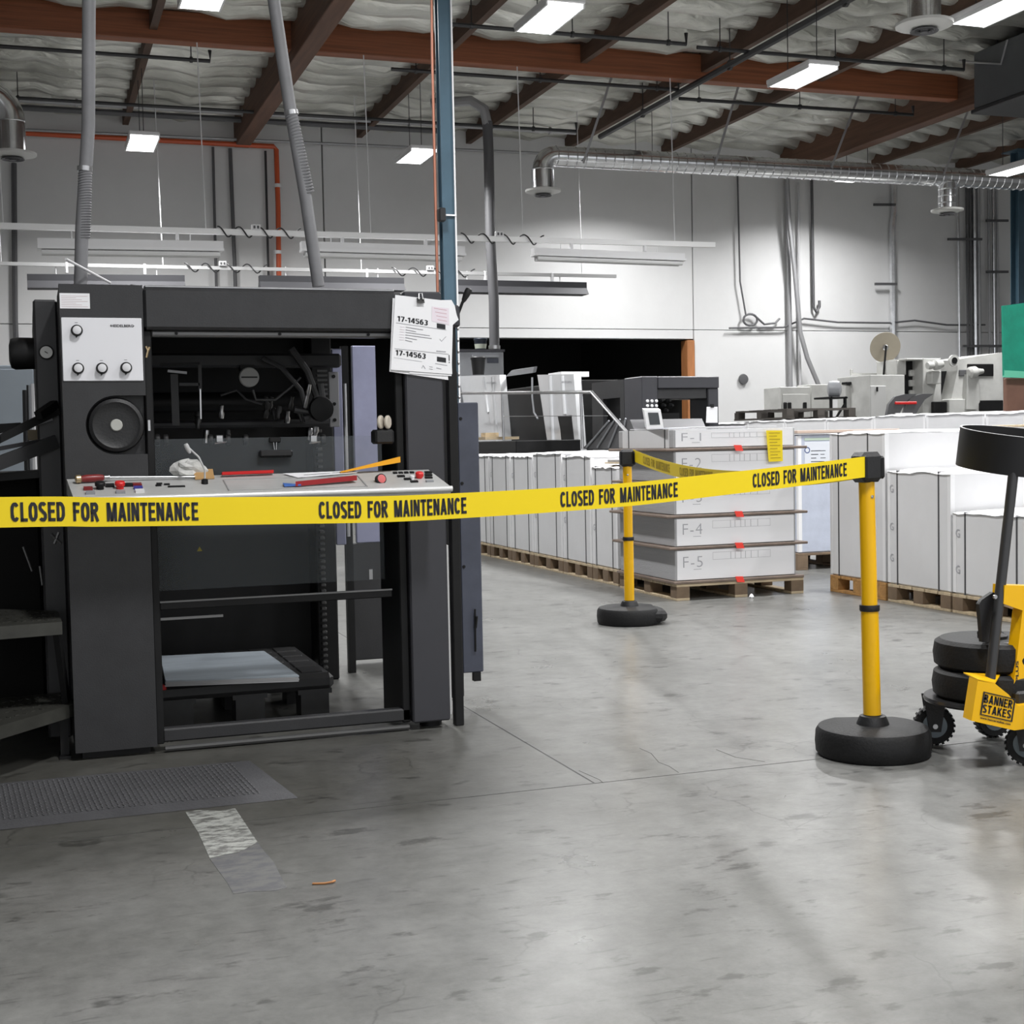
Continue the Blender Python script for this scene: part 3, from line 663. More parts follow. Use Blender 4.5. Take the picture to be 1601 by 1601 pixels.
part(pr, 'lit_edge_strip', G().box(1.525, 1.533, YF+.01, YF+.03, .05, .72, .001), mat('lit_edge_pale', (.6, .6, .6), .4, .4), 'pale strip painted as the lit side edge')  # pale strip standing in for light on the column's side edge
# post with the lever and the guard panel on the right side
part(pr, 'lever_post', G().box(1.55, 1.586, YF+.02, YF+.06, 0, 1.60, .003), black)
part(pr, 'post_bracket', G().box(1.556, 1.60, YF+.0, YF+.07, 1.57, 1.655, .008), charcoal2)
lv = part(pr, 'lever', G().tube([(1.596, YF+.02, 1.62), (1.612, YF+.01, 1.665), (1.632, YF, 1.70)], .006, 8), black)
part(lv, 'lever_grip', G().lathe((1.614, YF+.01, 1.667), (.02, -.01, .043), [(.005, 0), (.009, .008), (.013, .03), (.0145, .05), (.012, .058), (.004, .062)], 16), blackp)
part(pr, 'guard_panel', G().box(1.687, 1.778, 5.5, 5.53, .15, 1.287, .004), bluegrey, 'narrow blue grey guard panel')
part(pr, 'panel_foot', G().box(1.735, 1.765, 5.5, 5.53, .112, .15), black)
part(pr, 'guard_frame', G().box(1.60, 1.69, 5.5, 5.54, .05, 1.42, .004), black)
g = G().tube([(1.74, 5.49, .24), (1.74, 5.485, .42)], .004, 6).tube([(1.742, 5.49, .34), (1.745, 5.48, .39)], .006, 6)
part(pr, 'panel_latch', g, black)
for z in (.95, 1.22, .6): part(pr, 'bolt', G().lathe((1.70, 5.5, z), (0, -1, 0), [(.007, 0), (.006, .005)], 8), black)
g = G()
for k in range(7): g.lathe((1.606, 5.22, 1.30+k*.045), (1, 0, 0), [(.008, 0), (.008, .006)], 8)
parts(pr, 'bolt', g, steel)
# rails across the front
part(pr, 'middle_rail', G().box(.43, 1.31, YF+.04, YF+.075, .525, .556, .003), black)
part(pr, 'rail_edge', G().box(.43, 1.31, YF+.038, YF+.042, .552, .558), mat('worn_rail', (.2, .2, .2), .4, .4))
part(pr, 'lower_guide', G().box(.43, .66, YF+.05, YF+.06, .486, .495), mat('worn_rail2', (.2, .2, .2), .4, .4))
part(pr, 'bottom_rail', G().box(.425, 1.372, YF+.03, YF+.08, .035, .085, .006), charcoal)
part(pr, 'kick_bar', G().cyl((.43, YF+.02, .014), (1.36, YF+.02, .014), .011, n=8), mat('scuffed_bar', (.07, .07, .07), .5, .3))
# inside
part(pr, 'rear_panel', G().box(.12, 1.30, 6.62, 6.66, .06, 1.66), black)
part(pr, 'left_liner', G().box(.12, .16, YF+.36, 6.62, .05, 1.66), black)
part(pr, 'rear_post', G().box(1.26, 1.36, 6.45, 6.7, 0, 1.68, .006), black)
part(pr, 'rear_side_panel', G().box(1.50, 1.78, 6.85, 6.88, .02, .62, .005), charcoal)
part(pr, 'side_plate', G().box(1.372, 1.42, 6.5, 6.53, .64, 1.58, .004), bluem, 'narrow bluish sheet metal plate')
part(pr, 'side_plate', G().box(1.55, 1.80, 6.85, 6.88, .62, 1.62, .004), bluem, 'wide bluish sheet metal plate')
part(pr, 'rear_leg', G().box(1.44, 1.475, 6.6, 6.64, 0, 1.6), black)
part(pr, 'cross_beam', G().box(.16, 1.30, 5.95, 6.02, 1.46, 1.52, .01), charcoal)
part(pr, 'cross_beam', G().cyl((.16, 6.2, 1.32), (1.30, 6.2, 1.32), .045, n=14), black)
part(pr, 'gripper_shaft', G().cyl((.16, 6.1, 1.22), (1.30, 6.1, 1.22), .018, n=10), charcoal)
# chain of the pile lift
ch = G()
for k in range(46):
    z = .06+k*.028; ch.box(1.272, 1.298, 6.41, 6.44, z, z+.016, .004)
part(pr, 'lift_chain', ch, mat('oily_chain', (.09, .09, .09), .4, .7))
part(pr, 'chain_rod', G().cyl((1.365, 6.2, .7), (1.365, 6.2, 1.4), .009, n=8), steel)
bk = part(pr, 'bracket_plate', G().box(1.24, 1.285, 5.95, 5.96, 1.2, 1.44, .003), mat('grey_bracket', (.3, .3, .31), .4))
for z in (1.23, 1.3, 1.42): part(bk, 'bolt', G().lathe((1.262, 5.95, z), (0, -1, 0), [(.008, 0), (.008, .004)], 8), black)
rk = G()
for k in range(11): rk.box(1.19, 1.235, 5.95, 5.97, 1.24+k*.02, 1.249+k*.02)
part(pr, 'tooth_rack', rk, mat('dark_rack', (.12, .12, .12), .4, .6))
p = at(389, 590, Y=5.9)
kn = part(pr, 'round_dial', G().lathe(p, (0, -1, 0), [(.042, 0), (.042, .012), (.038, .016)], 28), mat('dial_grey', (.42, .42, .41), .45), 'pale round slotted dial')
part(kn, 'slot', G().box(p.x-.034, p.x+.034, 5.883, 5.885, p.z-.003, p.z+.003), black)
part(pr, 'dial_stem', G().box(p.x-.03, p.x+.03, 5.93, 5.98, p.z+.03, 1.47), black)
rnd = random.Random(3)
valve = G(); vs2 = G()
for k in range(16):
    x = .62+.62*rnd.random(); z = 1.19+.1*rnd.random(); y = 5.85+.2*rnd.random()
    (valve if k % 3 else vs2).lathe((x, y, z), (rnd.uniform(-.3, .3), rnd.uniform(-.5, -.1), rnd.choice((1, -1))), [(.012, 0), (.014, .02), (.009, .03), (.009, .055)], 10)
parts(pr, 'suction_valve', valve, mat('dark_fitting', (.07, .07, .07), .35, .6)); parts(pr, 'air_nozzle', vs2, steel)
for pts, r in (([(395, 610), (400, 625), (430, 625), (455, 605), (470, 590)], .006), ([(345, 618), (370, 610), (385, 625), (410, 632)], .005), ([(410, 560), (440, 575), (470, 610), (478, 640)], .012), ([(455, 545), (480, 580), (495, 620), (485, 645), (460, 640)], .016), ([(500, 600), (505, 630), (495, 650), (475, 655)], .016)):
    part(pr, 'hose', G().tube([at(x, y, Y=5.88) for x, y in pts], r, 8), mat('dark_hose', (.045, .045, .047), .4))
for (a, b, wd, m_) in (((272, 585), (275, 665), .03, charcoal), ((312, 568), (313, 610), .014, charcoal), ((313, 608), (314, 655), .006, steel), ((250, 570), (312, 568), .01, black), ((280, 601), (312, 601), .012, charcoal), ((262, 580), (292, 583), .01, pipeg)):
    part(pr, 'stop_bar', G().bar(at(*a, Y=5.8), at(*b, Y=5.8), wd, .012, (0, 1, 0)), m_)
p = at(500, 640, Y=5.86); part(pr, 'air_motor', G().lathe(p, (0, -1, 0), [(.05, 0), (.055, .03), (.05, .05), (.02, .055)], 22), black)
for (x, y) in ((478, 630), (482, 612)): part(pr, 'fitting', G().lathe(at(x, y, Y=5.8), (.2, -.2, 1), [(.008, -.02), (.01, 0), (.007, .03)], 10), steel)
# clear guard in front of the pile with wheels and handle
GY = 5.30
gl = part(pr, 'clear_guard', G().box(.432, 1.31, GY, GY+.005, .585, 1.155), glassm, 'clear plastic guard')
p = at(430, 708, Y=GY)
hd = part(pr, 'guard_handle', G().box(p.x-.065, p.x+.065, GY-.03, GY, p.z-.018, p.z+.012, .008), blackp)
part(hd, 'binder_clip', G().box(p.x-.022, p.x+.022, GY-.012, GY+.012, 1.135, 1.155, .003), black)
part(hd, 'clip_wire', G().tube([(p.x-.006, GY-.008, 1.137), (p.x-.003, GY-.012, 1.105), (p.x+.003, GY-.012, 1.105), (p.x+.006, GY-.008, 1.137)], .0016, 6), steel)
for x in (246, 259, 329, 356, 384, 505):
    q = at(x, 688, Y=GY+.05); wq = part(pr, 'delivery_wheel', G().lathe((q.x, q.y, q.z), (1, 0, 0), [(.02, -.009), (.022, -.004), (.022, .004), (.02, .009)], 16), black)
for x in (343, 490):
    q = at(x, 686, Y=GY+.03); part(pr, 'wheel_clamp', G().box(q.x-.014, q.x+.014, q.y-.01, q.y+.01, q.z-.014, q.z+.014, .003).tube([(q.x-.02, q.y-.012, q.z-.018), (q.x+.025, q.y-.012, q.z-.012)], .003, 6), steel)
for x in (595, 606):
    q = at(x, 660, Y=YF-.02); wq = part(pr, 'guide_roller', G().lathe(q, (.8, -.6, 0), [(.022, -.006), (.026, -.002), (.026, .004), (.022, .007)], 20), mat('ivory_roller', (.55, .5, .42), .5), 'pale guide roller')
    part(wq, 'roller_hub', G().lathe(q, (.8, -.6, 0), [(.008, -.012), (.008, -.005)], 10), redd)
q = at(594, 684, Y=YF); part(pr, 'roller_bracket', G().box(q.x-.025, q.x+.05, q.y-.03, q.y+.05, q.z-.025, q.z+.03, .008), blackp)
p = at(308, 862, Y=GY-.002); part(gl, 'warning_triangle', G().prism([p, p+Vector((.02, 0, 0)), p+Vector((.01, 0, .018))], (0, -.0004, 0)), mat('dull_yellow_print', (.25, .2, .02), .6))
p = at(580, 898, Y=GY-.002); part(gl, 'arrow_label', G().box(p.x-.007, p.x+.007, p.y-.0004, p.y, p.z-.02, p.z+.02), paper)
# console
CY0, CY1, CZ0, CZ1 = 4.90, 5.145, .958, 1.018
sl = Vector((0, CY1-CY0, CZ1-CZ0))
def con(x, s, h=0.0): return Vector((x, CY0, CZ0))+sl*s+Vector((0, -.238, .971))*h
cs = part(pr, 'console', G().prism([(.133, CY0, CZ0), (.118, CY1, CZ1), (.118, CY1, CZ1-.055), (.133, CY0, CZ0-.03)], (1.337, 0, 0)), consolem, 'pale grey sloping console desk')
part(cs, 'front_lip', G().cyl((.134, CY0-.004, CZ0-.008), (1.474, CY0-.004, CZ0-.008), .011, n=12), mat('lip_alu', (.75, .75, .75), .3, .3))
def button(x, s, wx, ws, h, m_, lab=None):
    g = G().prism([con(x-wx/2, s-ws/2), con(x+wx/2, s-ws/2), con(x+wx/2, s+ws/2), con(x-wx/2, s+ws/2)], Vector((0, -.238, .971))*h); return part(cs, 'push_button', g, m_, lab)
for x, m_, rnd_ in ((.225, black, 1), (.292, red, 1)):
    part(cs, 'push_button', G().lathe(con(x, .42), (0, -.238, .971), [(.013, 0), (.013, .010), (.017, .012), (.018, .022), (.015, .026)], 18), m_, None if m_ is black else 'red mushroom button')
for x, s, m_ in ((.185, .42, redd), (.353, .55, redd), (.353, .38, blue), (.355, .22, white), (.26, .55, black), (.322, .55, black), (.19, .2, greym), (.29, .2, greym)):
    button(x, s, .03, .11, .008, m_)
for x, s in ((.425, .5), (.43, .6), (.455, .55), (.465, .42), (.485, .42), (.505, .42)): button(x, s, .02, .05, .004, black)
for k in range(4): button(1.31+.022*k, .82, .016, .05, .006, black)
for x, s, m_ in ((1.32, .62, black), (1.335, .45, black), (1.43, .65, black), (1.42, .5, black), (1.35, .3, black), (1.41, .3, greym), (1.44, .8, black)): button(x, s, .028, .06, .006, m_)
part(cs, 'push_button', G().lathe(con(1.385, .52), (0, -.238, .971), [(.011, 0), (.016, .01), (.016, .02), (.012, .024)], 16), red, 'red mushroom button')
part(cs, 'push_button', G().lathe(con(1.352, .45), (0, -.238, .971), [(.009, 0), (.009, .014), (.006, .016)], 14), white)
tr = [con(.66, .12, .001), con(1.16, .12, .001), con(1.16, .72, .001), con(.66, .72, .001)]
g = G()
for a, b in zip(tr, tr[1:]+tr[:1]): g.bar(a, b, .004, .004)
part(cs, 'tray_rim', g, mat('tray_rim_grey', (.33, .33, .33), .4))
# gooseneck lamp
p = con(.588, .55)
gn = part(cs, 'gooseneck_base', G().lathe(p, (0, 0, 1), [(.012, -.006), (.012, .014), (.006, .018)], 12), black)
q0, q1 = p, at(288, 690, Y=5.02)
part(gn, 'gooseneck', G().tube([p, p.lerp(q1, .3)+Vector((.022, 0, .004)), p.lerp(q1, .6)+Vector((.022, 0, .004)), q1.lerp(p, .1)], .0035, 8), mat('gooseneck_grey', (.6, .6, .6), .35, .4))
part(gn, 'lamp_head', G().lathe(q1.lerp(p, .28), (q1-p), [(.004, 0), (.008, .012), (.009, .03), (.007, .037)], 12), mat('lamp_head_grey', (.5, .5, .5), .4))
# left flank: side body, motor, gauge, swung out arms, steps
part(pr, 'side_body', G().box(.028, .115, 5.5, 6.9, .02, 1.69, .008), charcoal)
part(pr, 'drive_motor', G().lathe((.028, 5.62, 1.495), (-1, 0, 0), [(.06, 0), (.062, .07), (.055, .085), (.03, .092)], 24), black, 'black motor drum')
gd = part(pr, 'pressure_gauge', G().lathe((.07, 5.5, 1.491), (0, -1, 0), [(.026, 0), (.027, .012), (.023, .014)], 26), black)
part(gd, 'gauge_face', G().lathe((.07, 5.486, 1.491), (0, -1, 0), [(.0225, 0), (.0225, .001)], 26), mat('gauge_face', (.75, .75, .73), .4))
part(gd, 'needle', G().bar((.064, 5.484, 1.494), (.075, 5.484, 1.487), .003, .001, (0, 1, 0)), black)
for (a, b, wd, m_) in (((-30, 700), (90, 642), .03, black), ((-30, 690), (80, 655), .012, pipeg), ((-30, 672), (30, 668), .035, black), ((-30, 735), (88, 690), .05, charcoal), ((-20, 705), (60, 690), .014, charcoal), ((-10, 690), (25, 672), .024, blackp), ((60, 650), (86, 632), .03, black)):
    pa, pb = at(*a, Y=5.42), at(*b, Y=5.5); part(pr, 'swing_arm', G().bar(pa, pb, .03, wd), m_)
p = at(52, 680, Y=5.6); part(pr, 'terminal_block', G().box(p.x-.02, p.x+.03, 5.6, 5.64, p.z-.02, p.z+.02, .003), mat('tan_block', (.3, .25, .17), .6))
part(pr, 'feeder_body', G().box(-1.6, .026, 5.75, 7.6, .02, 1.02, .01), mat('near_black', (.005, .005, .005), .7, spec=.15))  # even near-black colour on the feeder body
part(pr, 'apron', G().prism([(-1.6, 5.55, .92), (.06, 5.55, 1.02), (.06, 5.75, 1.02), (-1.6, 5.75, .92)], (0, 0, .03)), black)
for (a, b, r) in (((36, 855), (50, 893), .004), ((62, 885), (66, 915), .004), ((80, 835), (96, 850), .006), ((85, 850), (92, 832), .006)):
    part(pr, 'linkage_rod', G().cyl(at(*a, Y=5.5), at(*b, Y=5.5), r, n=6), mat('dull_rod', (.16, .16, .16), .4, .6))
def tread(z, pix, name):
    P_ = [at(x, y, Z=z) for x, y in pix]
    t = part(pr, name, G().prism(P_, (0, 0, -.045)), checker, 'worn tread plate step')
    g = G(); a, b, c, d = P_
    for i in range(1, 14):
        for j in range(1, 5):
            q = a.lerp(b, i/14).lerp(d.lerp(c, i/14), j/5); s = .007*(1 if (i+j) % 2 else -1)
            g.bar(q+Vector((-.006, -s, .001)), q+Vector((.006, s, .001)), .004, .003)
    part(t, 'tread_lugs', g, checker, None, 'stuff'); return P_
s1 = tread(.2, [(-70, 1098), (102, 1082), (115, 1101), (-70, 1156)], 'step')
s2 = tread(.52, [(-70, 950), (90, 955), (97, 972), (-70, 985)], 'step')
q = s1[2]; part(pr, 'step_leg', G().box(q.x-.05, q.x-.02, q.y+.03, q.y+.06, 0, .16).box(q.x-.055, q.x-.015, q.y+.0, q.y+.09, 0, .012), black)
part(pr, 'step_stringer', G().bar((s2[2].x-.02, s2[2].y+.03, .5), (s1[2].x-.02, s1[2].y+.06, .16), .02, .05), black)

# ------------------------------------------------------------------ hoses up to the roof
def flex(label, p, sl0, sl1, r):
    pts = [at(x, y, Y=6.25) for x, y in p]
    top = pts[0]+(pts[0]-pts[1]).normalized()*.6; pts = [Vector((top.x, 6.25, ROOF)), top]+pts
    t = thing('exhaust_hose', label, 'hose', (pts[-1].x, 6.25, 1.7), 'grey exhaust hoses from the press to the roof')
    part(t, 'hose', G().tube(pts, r, 14), hose)
    a, b = at(*sl0, Y=6.25), at(*sl1, Y=6.25); n = 26; g = G(); d = (b-a)
    for i in range(n): g.lathe(a+d*(i/n), d+Vector((.25*d.length, 0, 0)), [(r*1.02, 0), (r*1.13, d.length/n*.35), (r*1.02, d.length/n*.7)], 14)
    part(t, 'ribbed_sleeve', g, hose)
    part(t, 'collar', G().lathe((pts[-1].x, 6.25, 1.71), (0, 0, 1), [(r*1.3, 0), (r*1.3, .03), (r*1.05, .035)], 16), piped)
    part(t, 'clamp', G().lathe(a+Vector((0, 0, .02)), d, [(r*1.15, 0), (r*1.15, .02)], 14), steel)
    return t
flex('left grey exhaust hose rising from the press, nearly upright', [(139, 0), (138, 200), (128, 360), (126, 446)], (133, 268), (130, 375), .028)
flex('right grey exhaust hose rising from the press, leaning left', [(428, 0), (452, 160), (478, 310), (498, 448)], (455, 180), (482, 305), .028)
single('white_tube', 'thin white rod sticking up behind the press top, by the left hose', 'rod', G().cyl(at(103, 405, Y=6.0), at(172, 442, Y=6.4), .006, n=8), white)

# ------------------------------------------------------------------ job ticket papers with clip
PY = YF-.014
def sheet(name, label, pix, y, m_=paper, cat='paper', group=None):
    P_ = [at(px_, py_, Y=y) for px_, py_ in pix]
    return single(name, label, cat, G().prism(P_, (0, .0012, 0)), m_, group)
sheet('paper_sheet', 'rearmost sheet of the clipped papers, showing below the others', [(614, 466), (690, 474), (701, 594), (609, 581)], PY+.006)
sheet('paper_sheet', 'middle sheet of the clipped papers with ragged torn right edge', [(640, 470), (706, 469), (711, 478), (714, 492), (717, 500), (708, 508), (706, 588), (640, 584)], PY+.003)
fp = [at(618, 461, Y=PY), at(704, 471, Y=PY), at(707, 585, Y=PY), at(611, 578, Y=PY)]
jt = thing('job_ticket', 'white front job ticket with black number 17-14563 clipped on the press', 'paper', fp[3])
part(jt, 'sheet', G().prism(fp, (0, .001, 0)), paper)
def onp(u, v): 
    q = fp[3].lerp(fp[2], u).lerp(fp[0].lerp(fp[1], u), v); return Vector((q.x, PY-.0008, q.z))
def ptxt(s, u, v, wu, hv_, m_=ink, bold=.03):
    part(jt, 'lettering', letters(s, onp(u, v), onp(u+wu, v)-onp(u, v), onp(u, v+hv_)-onp(u, v), bold), m_)
for u_, v_, w_ in ((.06, .655, .53), (.06, .20, .50)):
    part(jt, 'lettering', capitals('17-14563', onp(u_, v_), onp(u_+w_, v_-.02)-onp(u_, v_), onp(u_, v_+.07)-onp(u_, v_)), ink, smooth=False)
def pline(u0, v0, u1, v1, th, m_=inkg):
    a, b = onp(u0, v0), onp(u1, v1); part(jt, 'ruled_line', G().bar(a, b, th, .0004, (0, 1, 0)), m_)
pline(.04, .63, .92, .60, .0012); pline(.04, .285, .95, .27, .0012); pline(.04, .165, .5, .14, .001, inkf)
for v in (.645, .19):
    part(jt, 'black_box', G().prism([onp(.75, v-.03), onp(.90, v-.038), onp(.90, v+.026), onp(.75, v+.035)], (0, -.0004, 0)), ink)
for k, (wd) in enumerate((.3, .18, .42, .45, .2, .12)):
    pline(.21, .585-k*.035, .21+wd, .575-k*.035-.005, .002, inkg); pline(.11, .585-k*.035, .19, .583-k*.035, .0012, mat('pink_print2', (.7, .6, .66), .6))
g = G().tube([onp(.80, .47), onp(.83, .44), onp(.91, .51)], .0007, 5); part(jt, 'tick_mark', g, inkg)
part(jt, 'pink_note', G().prism([onp(.66, .70), onp(.97, .67), onp(.97, .90), onp(.66, .90)], (0, .0005, 0)), mat('pink_note_paper', (.82, .74, .80), .7))
for k in range(4): pline(.70+.02*k, .88-k*.05, .93, .87-k*.05, .0014, mat('red_pen', (.5, .2, .25), .6))
pline(.955, .26, .955, .18, .0035, ink); pline(.955, .165, .955, .15, .0035, ink)
pline(.5, .05, .52, .09, .0014); pline(.52, .09, .56, .045, .0014); pline(.62, .08, .68, .076, .0012); pline(.62, .05, .68, .046, .0012); pline(.74, .07, .82, .06, .003, inkf); pline(.74, .30, .9, .30, .004, inkf); pline(.72, .13, .92, .115, .0022, inkf)
p = at(658, 468, Y=PY-.008)
bc = thing('binder_clip', 'black binder clip holding the job ticket papers', 'clip', (p.x, PY-.008, p.z-.012))
part(bc, 'clip_body', G().prism([(p.x-.014, PY-.012, p.z-.014), (p.x-.014, PY-.003, p.z+.006), (p.x-.014, PY+.008, p.z+.006), (p.x-.014, PY+.009, p.z-.008)], (.028, 0, 0)), black)
part(bc, 'clip_handle', G().tube([(p.x-.008, PY-.012, p.z), (p.x-.006, PY-.004, p.z+.022), (p.x+.006, PY-.004, p.z+.024), (p.x+.008, PY-.012, p.z)], .002, 6), steel)
# ------------------------------------------------------------------ loose things on the console
def lay(x, s, h): return con(x, s, h)
t = thing('screwdriver', 'long screwdriver with dark red handle lying on the console left end', 'screwdriver', lay(.14, .8, .002))
a, b = lay(.145, .75, .016), lay(.245, .80, .016)
part(t, 'butt', G().lathe(a, b-a, [(.010, 0), (.015, .004), (.015, .018), (.011, .022)], 14), brass, 'scuffed brass butt')
part(t, 'handle', G().lathe(a+(b-a)*.2, b-a, [(.011, 0), (.014, .02), (.013, .06), (.010, .078)], 14), redd)
part(t, 'ferrule', G().lathe(b, b-a, [(.008, 0), (.008, .018)], 12), steel)
part(t, 'shaft', G().cyl(b+(b-a).normalized()*.018, lay(.575, .82, .008), .0035, n=8), steel)
t = thing('paper_wad', 'crumpled white rag bundle with tan card lying behind the console', 'rag', lay(.51, .95, 0))
rg = random.Random(5)
g = G(); V = []; nU, nV = 14, 7
for j in range(nV+1):
    for i in range(nU):
        a = 2*math.pi*i/nU; ph = math.pi*j/nV; r = 1+.22*rg.uniform(-1, 1)
        V.append(lay(.545, .95, 0)+Vector((.065*r*math.cos(a)*math.sin(ph), .03*r*math.sin(a)*math.sin(ph), .03+.032*r*math.cos(ph))))
g.add(V, [(j*nU+i, j*nU+(i+1) % nU, (j+1)*nU+(i+1) % nU, (j+1)*nU+i) for j in range(nV) for i in range(nU)])
part(t, 'rag', g, mat('dirty_white_rag', (.6, .6, .58), .8, var=.25, vscale=25), smooth=False)
part(t, 'tan_card', G().prism([lay(.56, .75, .002), lay(.63, .78, .002), lay(.63, .98, .022), lay(.56, .97, .022)], (0, 0, .004)), mat('tan_card', (.42, .25, .10), .6))
single('ink_knife', 'red handled ink knife lying along the back of the console', 'ink knife', G().prism([lay(.66, .93, .003), lay(.85, .97, .003), lay(.85, .97, .014), lay(.66, .93, .014)], (0, -.022, .003)), red)
np_ = [at(438, 740, Y=5.1), at(470, 751, Y=5.0), at(560, 741, Y=5.05), at(540, 737, Y=5.13)]
np_ = [lay(.885, .93, .004), lay(.93, .68, .004), lay(1.165, .86, .004), lay(1.11, .97, .004)]
t = thing('paper_note', 'white scribbled note lying on the console left of the orange knife', 'paper', np_[1])
part(t, 'sheet', G().prism(np_, (0, -.0003, .0012)), paper)
part(t, 'scribble', G().bar(lay(.96, .80, .0062), lay(1.06, .86, .0062), .006, .0006).bar(lay(1.07, .87, .0062), lay(1.10, .89, .0062), .005, .0006), ink)
t = thing('ink_knife', 'orange handled ink knife propped against the right column', 'ink knife', lay(1.12, .9, .002))
a, b = lay(1.10, .90, .004), lay(1.335, .97, .034)
part(t, 'handle', G().prism([a, a+Vector((0, 0, .004)), b+Vector((0, 0, .022)), b], (0, -.018, 0)), orange)
t = thing('scraper', 'dark red scraper with blue tip lying in the console tray', 'scraper', lay(.86, .25, .002))
a, b = lay(.90, .20, .004), lay(1.13, .45, .004)
part(t, 'handle', G().prism([a, b+Vector((.004, -.03, 0)), b], (0, -.001, .018)), mat('dark_red_blade', (.32, .015, .02), .4))
part(t, 'blue_tip', G().prism([lay(.86, .22, .003), a+Vector((.02, 0, .002)), a+Vector((.02, .02, .002)), lay(.86, .34, .003)], (0, 0, .006)), mat('bright_blue', (.06, .16, .5), .4))
t = thing('tape_roll', 'small black and red roll lying at the right end of the console tray', 'tape roll', lay(1.22, .32, .002))
part(t, 'roll', G().lathe(lay(1.225, .35, .012), (.2, -1, .25), [(.012, -.012), (.02, -.012), (.02, .006), (.012, .006)], 18), black)
part(t, 'red_band', G().lathe(lay(1.225, .35, .012), (.2, -1, .25), [(.010, .006), (.016, .008), (.010, .009)], 18), mat('pink_red', (.6, .12, .12), .5))
# ------------------------------------------------------------------ black plastic pallet with board inside
pl = thing('plastic_pallet', 'black moulded plastic pallet inside the press', 'pallet', (.80, 5.95, 0))
X0, X1, Y0, Y1 = .44, 1.15, 5.56, 6.38
plm = mat('black_moulded_plastic', (.028, .028, .029), .5, var=.25, vscale=10)
part(pl, 'deck', G().box(X0, X1, Y0, Y1, .115, .185, .02), plm)
for i in range(6):
    for j in range(5):
        x = X0+.03+i*(X1-X0-.05)/6; y = Y0+.04+j*(Y1-Y0-.06)/5
        part(pl, 'deck_tile', G().box(x, x+.09, y, y+.13, .183, .19, .003), plm)
for x in (X0+.01, (X0+X1)/2-.06, X1-.15):
    for y in (Y0+.01, (Y0+Y1)/2-.06, Y1-.14):
        part(pl, 'foot', G().prism([(x, y, .12), (x+.14, y, .12), (x+.14, y+.13, .12), (x, y+.13, .12)], (0, 0, -.02)).prism([(x+.012, y+.005, .1), (x+.128, y+.005, .1), (x+.128, y+.125, .1), (x+.012, y+.125, .1)], (0, 0, -.1)), plm)
part(pl, 'red_wedge', G().box(.45, .475, Y0-.004, Y0+.03, .165, .188, .003), red, 'small red wedge')
sb = thing('board_stack', 'bluish white stack of board sheets lying on the black plastic pallet', 'board', (.7, 5.8, .19))
b0 = [at(258, 1068, Z=.205), at(467, 1060, Z=.205), at(412, 1021, Z=.205), at(250, 1029, Z=.205)]
for k in range(4):
    part(sb, 'board_sheet', G().prism([Vector((q.x+.002*(k % 2), q.y, .1905+.0062*k)) for q in b0], (0, 0, .0058)), blank if k == 3 else papery)
# ------------------------------------------------------------------ mat, tape mark, litter
mt = thing('floor_mat', 'dark rubber anti-fatigue mat with tread pattern on the floor before the press', 'floor mat', (.3, 4.6, 0))
mm = mat('mat_rubber', (.075, .075, .08), .6, var=.25, vscale=4, bump=.1, bscale=100)
ma = [(-.75, 4.30), (.765, 4.315), (.70, 4.905), (-.75, 4.93)]
cxy = Vector((0, 4.6, 0))
inn = [(-.70, 4.35), (.70, 4.365), (.645, 4.86), (-.70, 4.88)]
part(mt, 'mat_body', G().add([(x, y, .001) for x, y in ma]+[(x, y, .012) for x, y in inn], [(0, 1, 2, 3), (4, 5, 6, 7), (0, 1, 5, 4), (1, 2, 6, 5), (2, 3, 7, 6), (3, 0, 4, 7)]), mm)
g = G()
for i in range(84):
    for j in range(24):
        u, v = (i+.5)/84, (j+.5)/24
        x = -.68+1.34*u-.03*v; y = 4.375+.47*v; s = 1 if (i+j) % 2 else -1
        g.add([(x-.006, y-s*.007, .0122), (x-.001, y-s*.008, .0145), (x+.006, y+s*.007, .0122), (x+.001, y+s*.008, .0145)], [(0, 1, 3), (0, 3, 2), (0, 2, 1), (1, 2, 3)])
part(mt, 'tread_lugs', g, mat('mat_lugs', (.13, .13, .135), .45), None, 'stuff')
t = thing('floor_tape', 'worn white and grey tape mark on the concrete in front of the mat', 'floor tape', (.49, 3.9, 0))
def tq(a, b, c, d): return [at(*q, Z=0) for q in (a, b, c, d)]
wv = lambda q: q
part(t, 'white_piece', G().prism([at(x, y, Z=0) for x, y in ((290, 1270), (310, 1267), (345, 1268), (368, 1264), (385, 1290), (402, 1316), (390, 1325), (370, 1333), (350, 1336), (328, 1342), (310, 1302))], (0, 0, .0008)), tapew, 'chipped white piece of tape')
part(t, 'grey_piece', G().prism([at(x, y, Z=0) for x, y in ((328, 1343), (350, 1337), (372, 1334), (403, 1317), (412, 1330), (428, 1348), (448, 1388), (430, 1393), (395, 1394), (365, 1398), (355, 1380))], (0, 0, .0008)), tapeg, 'scuffed grey piece of tape')
p = at(508, 1381, Z=.003)
single('wood_splinter', 'small orange brown splinter lying on the open floor', 'splinter', G().tube([p+Vector((-.03, .01, 0)), p, p+Vector((.018, -.002, .002)), p+Vector((.028, .008, .001))], .003, 6), mat('splinter_wood', (.45, .2, .07), .6))
p = at(1175, 935, Z=0)
single('paper_scrap', 'tiny crumpled white scrap on the floor before the F pallet', 'paper scrap', G().lathe(p, (0, 0, 1), [(.012, 0), (.018, .01), (.010, .024), (.004, .03)], 6), paper)
